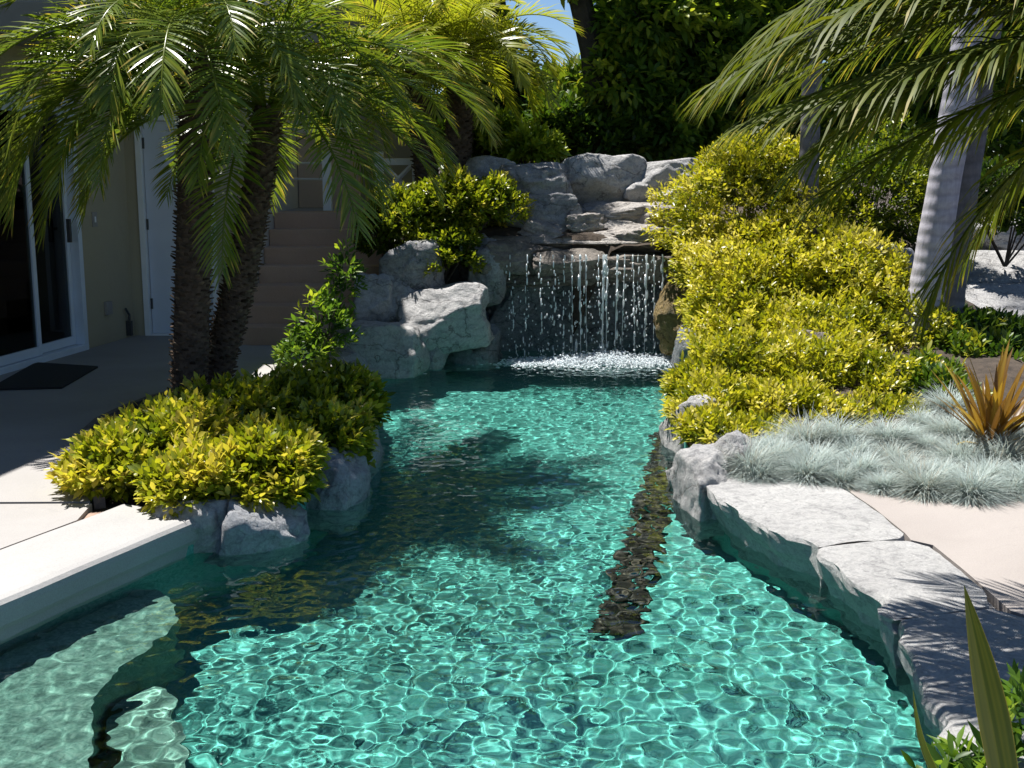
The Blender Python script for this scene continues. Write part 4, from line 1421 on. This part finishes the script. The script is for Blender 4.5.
TF = []
for i in range(4):
    V, Fq, A = tuft(1700, .22 - .015 * i, .13, 500 + i, shift=(-.12, .06, .0, .14)[i])
    o = raw('grass_tuft', V, Fq, 'fescue', None, var=A)
    TF.append(o.data)
    bpy.data.objects.remove(o)
rg = random.Random(77)
spots = [(745, 474), (782, 466), (820, 470), (862, 474), (905, 478), (948, 480), (990, 486), (1030, 488), (800, 452), (842, 452), (884, 453), (925, 456), (1000, 464), (1040, 462), (770, 456), (955, 450), (1015, 448), (925, 438), (950, 430), (905, 446), (940, 444),
         (765, 482), (842, 484), (885, 488), (930, 490), (972, 494), (1012, 496), (850, 462), (895, 464), (812, 482), (960, 466)]
for i, (u, v) in enumerate(spots):
    o = link_mesh('grass_tuft', TF[i % 4])
    p = G(u + rg.uniform(-6, 6), v + rg.uniform(-3, 3), .0)
    p.z = max(0, float(bed_h(np.array(p.x), np.array(p.y)))) - .005
    o.location = p
    o.rotation_euler = (0, 0, rg.random() * 6.28)
    s_ = rg.uniform(.7, 1.2)
    o.scale = (s_ * 1.1, s_ * 1.1, s_)
    tag(o, 'tuft of blue grey fescue among its like between golden hedge and pink deck', 'grass tuft', 'blue fescue tufts of the right bank')


def blade_arrays(L, w, az, el, bend, tone, rng, ns=9, fold=.35, twist=0.0):
    cur = np.zeros(3)
    rows, col = [], []
    for j in range(ns):
        t = j / (ns - 1)
        ej = el - bend * t ** 1.6
        d = np.array([math.cos(az) * math.cos(ej), math.sin(az) * math.cos(ej), math.sin(ej)])
        side = np.array([-math.sin(az + twist * t), math.cos(az + twist * t), 0])
        nn2 = np.cross(side, d)
        ww = w * (.75 + .5 * t if t < .5 else 1.0 * (1 - ((t - .5) / .5) ** 2.2)) + .001
        rows += [cur - side * ww / 2 - nn2 * ww * fold * .5, cur, cur + side * ww / 2 - nn2 * ww * fold * .5]
        c = np.clip(tone + .1 * t, 0, 1)
        col += [c * .8, c, c * .8]
        cur = cur + d * L / (ns - 1)
    k = np.arange(ns - 1)[:, None] * 3
    Fq = np.concatenate([k + np.array([0, 1, 4, 3]), k + np.array([1, 2, 5, 4])])
    return np.array(rows), Fq, np.array(col)


# bronze flax
fb = G(990, 452, .04)
FX = thing('flax_plant', tuple(fb), 'orange bronze flax plant with sword leaves beside the blue grass', 'plant')
rng = np.random.default_rng(31)
for i in range(46):
    inner = i / 46
    el = R(86 - 46 * inner ** .8 + rng.normal(0, 5))
    V, Fq, A = blade_arrays(rng.uniform(.42, .66) * (1 - .2 * inner), rng.uniform(.024, .042), i * 2.4 + rng.normal(0, .2), el, R(rng.uniform(5, 32)), float(np.clip(rng.normal(.55, .22), 0, 1)), rng)
    V = V + np.array([rng.normal(0, .025), rng.normal(0, .025), 0])
    o = raw('blade', V, Fq, 'flax', FX, smooth=True, var=A)
V, Fq, A = blade_arrays(.33, .035, R(215), R(28), R(40), .98, rng)
raw('blade', V, Fq, 'flax', FX, smooth=True, var=A)['label'] = 'pale yellow fallen blade'

# near olive flax at the lower right corner
nbp = Vector((1.27, 2.60, 0))
NF = thing('flax_plant', tuple(nbp), 'olive green flax with broad upright blade in the near right corner', 'plant')


def near_blade(p0, p1, w, bulge, tone, seed, mat='flax_green', wide=Vector((1, .25, 0))):
    a, b_ = Vector(p0), Vector(p1)
    ns = 14
    QS = [-.5, -.46, -.38, -.3, -.22, -.15, -.08, -.02, .02, .08, .15, .22, .3, .38, .46, .5]
    rs_ = random.Random(seed)
    stripes = [rs_.uniform(-1, 1) for _ in QS]
    rows, col = [], []
    wv = (wide - wide.project(b_ - a)).normalized()
    nn2 = (b_ - a).cross(wv).normalized()
    for j in range(ns):
        t = j / (ns - 1)
        c = a.lerp(b_, t) + wv * bulge * math.sin(math.pi * t)
        ww = w * (.8 + .4 * t if t < .45 else .98 * (1 - ((t - .45) / .55) ** 1.8)) + .0008
        for q in QS:
            zz = -.12 * abs(q) * 2
            rows.append(c + wv * ww * q + nn2 * ww * zz)
            rg_ = stripes[QS.index(q)]
            col.append(min(1, max(0, tone + .16 * rg_ + .1 * t + .05 * noise.noise(Vector((q * 3, t * 6, seed))) + (.5 if abs(q) > .47 else 0))))
    m_q = len(QS)
    k = np.arange(ns - 1)[:, None] * m_q
    Fq = np.concatenate([k + j + np.array([0, 1, m_q + 1, m_q]) for j in range(m_q - 1)])
    return raw('blade', np.array([tuple(r - nbp) for r in rows]), Fq, mat, NF, smooth=True, var=col)


near_blade((1.20, 2.62, 0), P(964, 585, 2.70), .088, .004, .5, 1)
near_blade((1.16, 2.72, -.02), P(913, 690, 2.95), .022, -.05, .30, 2)
near_blade((1.36, 2.5, 0), (1.62, 2.35, .62), .062, .0, .4, 3)
near_blade((1.34, 2.55, 0), (1.52, 2.95, .55), .055, .02, .35, 4)
near_blade((1.25, 2.5, 0), (1.12, 2.1, .5), .06, .0, .45, 5)
near_blade((1.3, 2.62, 0), P(1040, 640, 2.9), .05, .0, .3, 6)
shrub('dark_shrub', 'low dark green leaves at the foot of the near olive flax', 'shrub', [
    lump_px(960, 785, 2.9, 36, 24, .10, 8, .3), lump_px(1005, 770, 2.98, 36, 34, .12, 12, .3), lump_px(1035, 735, 3.0, 30, 36, .12, 16, .3)],
    'dark_green', .075, .028, 120, tuple(G(985, 790, 0)), twig=.06, per=6, stem=False)


# ------------------------------------------------------------------ falling water and foam
def drop_mesh():
    bm = bmesh.new()
    bmesh.ops.create_icosphere(bm, subdivisions=1, radius=1)
    V = np.array([tuple(v.co) for v in bm.verts])
    Fq = np.array([[v.index for v in f.verts] for f in bm.faces])
    bm.free()
    return V, Fq


DV, DF = drop_mesh()


def drops(centers, radii):
    n = len(centers)
    V = (DV[None] * radii[:, None, :] + centers[:, None, :]).reshape(-1, 3)
    Ft = (DF[None] + (np.arange(n) * len(DV))[:, None, None]).reshape(-1, 3)
    return V, Ft


rng = np.random.default_rng(9)
cs, rs, tubes = [], [], []
streams = [(528, .35), (553, .4), (572, .5), (579, 1.1), (587, .5), (603, 1.9), (608, 1.0), (619, 1.2), (626, .7), (634, .5), (646, 1.2), (653, .6), (661, 1.0), (677, .7), (510, .25), (541, .3), (640, .35), (690, .3), (563, .3), (597, .35)]
for u, wgt in streams:
    y = rng.uniform(10.93, 11.0)
    p0 = P(u + rng.uniform(-2, 2), 262, y)
    z = .80
    vx = rng.normal(0, .02)
    tp = [(p0.x + vx * f_, y - .10 * math.sqrt(f_), .80 - f_) for f_ in np.linspace(0, .96, 9)]
    if wgt >= .5:
        tubes.append((tp, [.0048 * wgt * (1.25 - .1 * q_) for q_ in range(9)]))
    while z > -.15:
        fall = (.80 - z)
        ln = rng.uniform(.012, .05) * (.6 + .8 * wgt)
        rad = rng.uniform(.0050, .0115) * (.55 + .75 * wgt)
        gap = max(0, rng.normal(.02, .05)) * max(.25, 1.5 - .6 * wgt) * (.3 + fall)
        j = rng.normal(0, .004 + .012 * fall)
        cs.append((p0.x + vx * fall + j, y - .10 * math.sqrt(max(fall, 0)) + rng.normal(0, .006), z - ln))
        rs.append((rad, rad, ln))
        z -= 2 * ln * .85 + gap
for i in range(520):
    u = rng.choice([x[0] for x in streams]) + rng.normal(0, 7)
    z = .82 - (rng.random() ** .7) * .96
    p0 = P(u, 300, 10.8)
    r = rng.uniform(.003, .0075)
    cs.append((p0.x, 10.88 + rng.normal(0, .06), z))
    rs.append((r, r, r * rng.uniform(1, 3)))
V, Ft = drops(np.array(cs), np.array(rs))
Vs_, Fs_, of_ = [V], [], len(V)
for tp, tr in tubes:
    v_, f_ = tube_arrays(tp, tr, 6)
    Vs_.append(v_)
    Fs_.append(f_ + of_)
    of_ += len(v_)
o = raw('falling_water', np.concatenate(Vs_), [Ft, np.concatenate(Fs_)], 'foam', smooth=True)
tag(o, 'threads and drops of white water falling from the spill ledge', 'waterfall', kind='stuff')
# splash at the foot
cs, rs = [], []
cen = [(P(u, 360, 10.78).x, w_) for u, w_ in ((545, .5), (575, .9), (590, 1.0), (606, 1.3), (622, 1.1), (640, .8), (655, .8), (672, .5), (524, .35))]
for x0, w_ in cen:
    for i in range(int(2300 * w_)):
        h = abs(rng.normal(0, .030)) * w_ * (1 if i % 3 else .2)
        cs.append((x0 + rng.normal(0, .10), 10.72 + rng.normal(0, .10), WZ + h))
        r = rng.uniform(.002, .0095)
        rs.append((r * 1.4, r * 1.4, r * .8))
for i in range(350):                              # foam flecks drifting off
    x = rng.normal(.75, .45)
    y = 10.66 - abs(rng.normal(0, .2))
    r = rng.uniform(.003, .010)
    cs.append((x, y, WZ + .002))
    rs.append((r * 2.2, r * 1.5, r * .4))
V, Ft = drops(np.array(cs), np.array(rs))
o = raw('splash_foam', V, Ft, 'foam', smooth=True)
tag(o, 'white splash foam on the pool at the foot of the waterfall', 'foam', kind='stuff')

# ------------------------------------------------------------------ light, sky, camera
el, ph = R(67), R(46)
sd = Vector((-math.sin(ph) * math.cos(el), math.cos(ph) * math.cos(el), math.sin(el)))
l = bpy.data.lights.new('sun', 'SUN')
l.energy = 5.0
l.angle = R(.5)
l.color = (1, .97, .925)
l.cycles.is_caustics_light = True
lo = bpy.data.objects.new('sun', l)
C.objects.link(lo)
lo.rotation_euler = sd.to_track_quat('Z', 'Y').to_euler()
lo.location = sd * 50
W = bpy.data.worlds.new('World')
S.world = W
W.use_nodes = True
n = W.node_tree.nodes
t = n.new('ShaderNodeTexSky')
t.sky_type = 'NISHITA'
t.sun_disc = False
t.sun_elevation = el
t.sun_rotation = -ph
t.dust_density = 0.0
t.ozone_density = 6.0
t.air_density = .8
W.node_tree.links.new(t.outputs[0], n['Background'].inputs[0])
n['Background'].inputs[1].default_value = .058

c = bpy.data.cameras.new('camera')
co = bpy.data.objects.new('camera', c)
C.objects.link(co)
S.camera = co
c.sensor_width = 36
c.lens = 36 * F / 1024
c.clip_start = .05
c.clip_end = 2000
co.location = (0, 0, CAMZ)
co.rotation_euler = (math.pi / 2 - PITCH, 0, 0)
S.view_settings.view_transform = 'Standard'
S.view_settings.look = 'None'
S.view_settings.exposure = 1.0
S.view_settings.gamma = 1
S.cycles.use_denoising = True
S.cycles.max_bounces = 10
S.cycles.transparent_max_bounces = 12
S.cycles.sample_clamp_indirect = 6
S.cycles.caustics_refractive = True
S.cycles.caustics_reflective = False
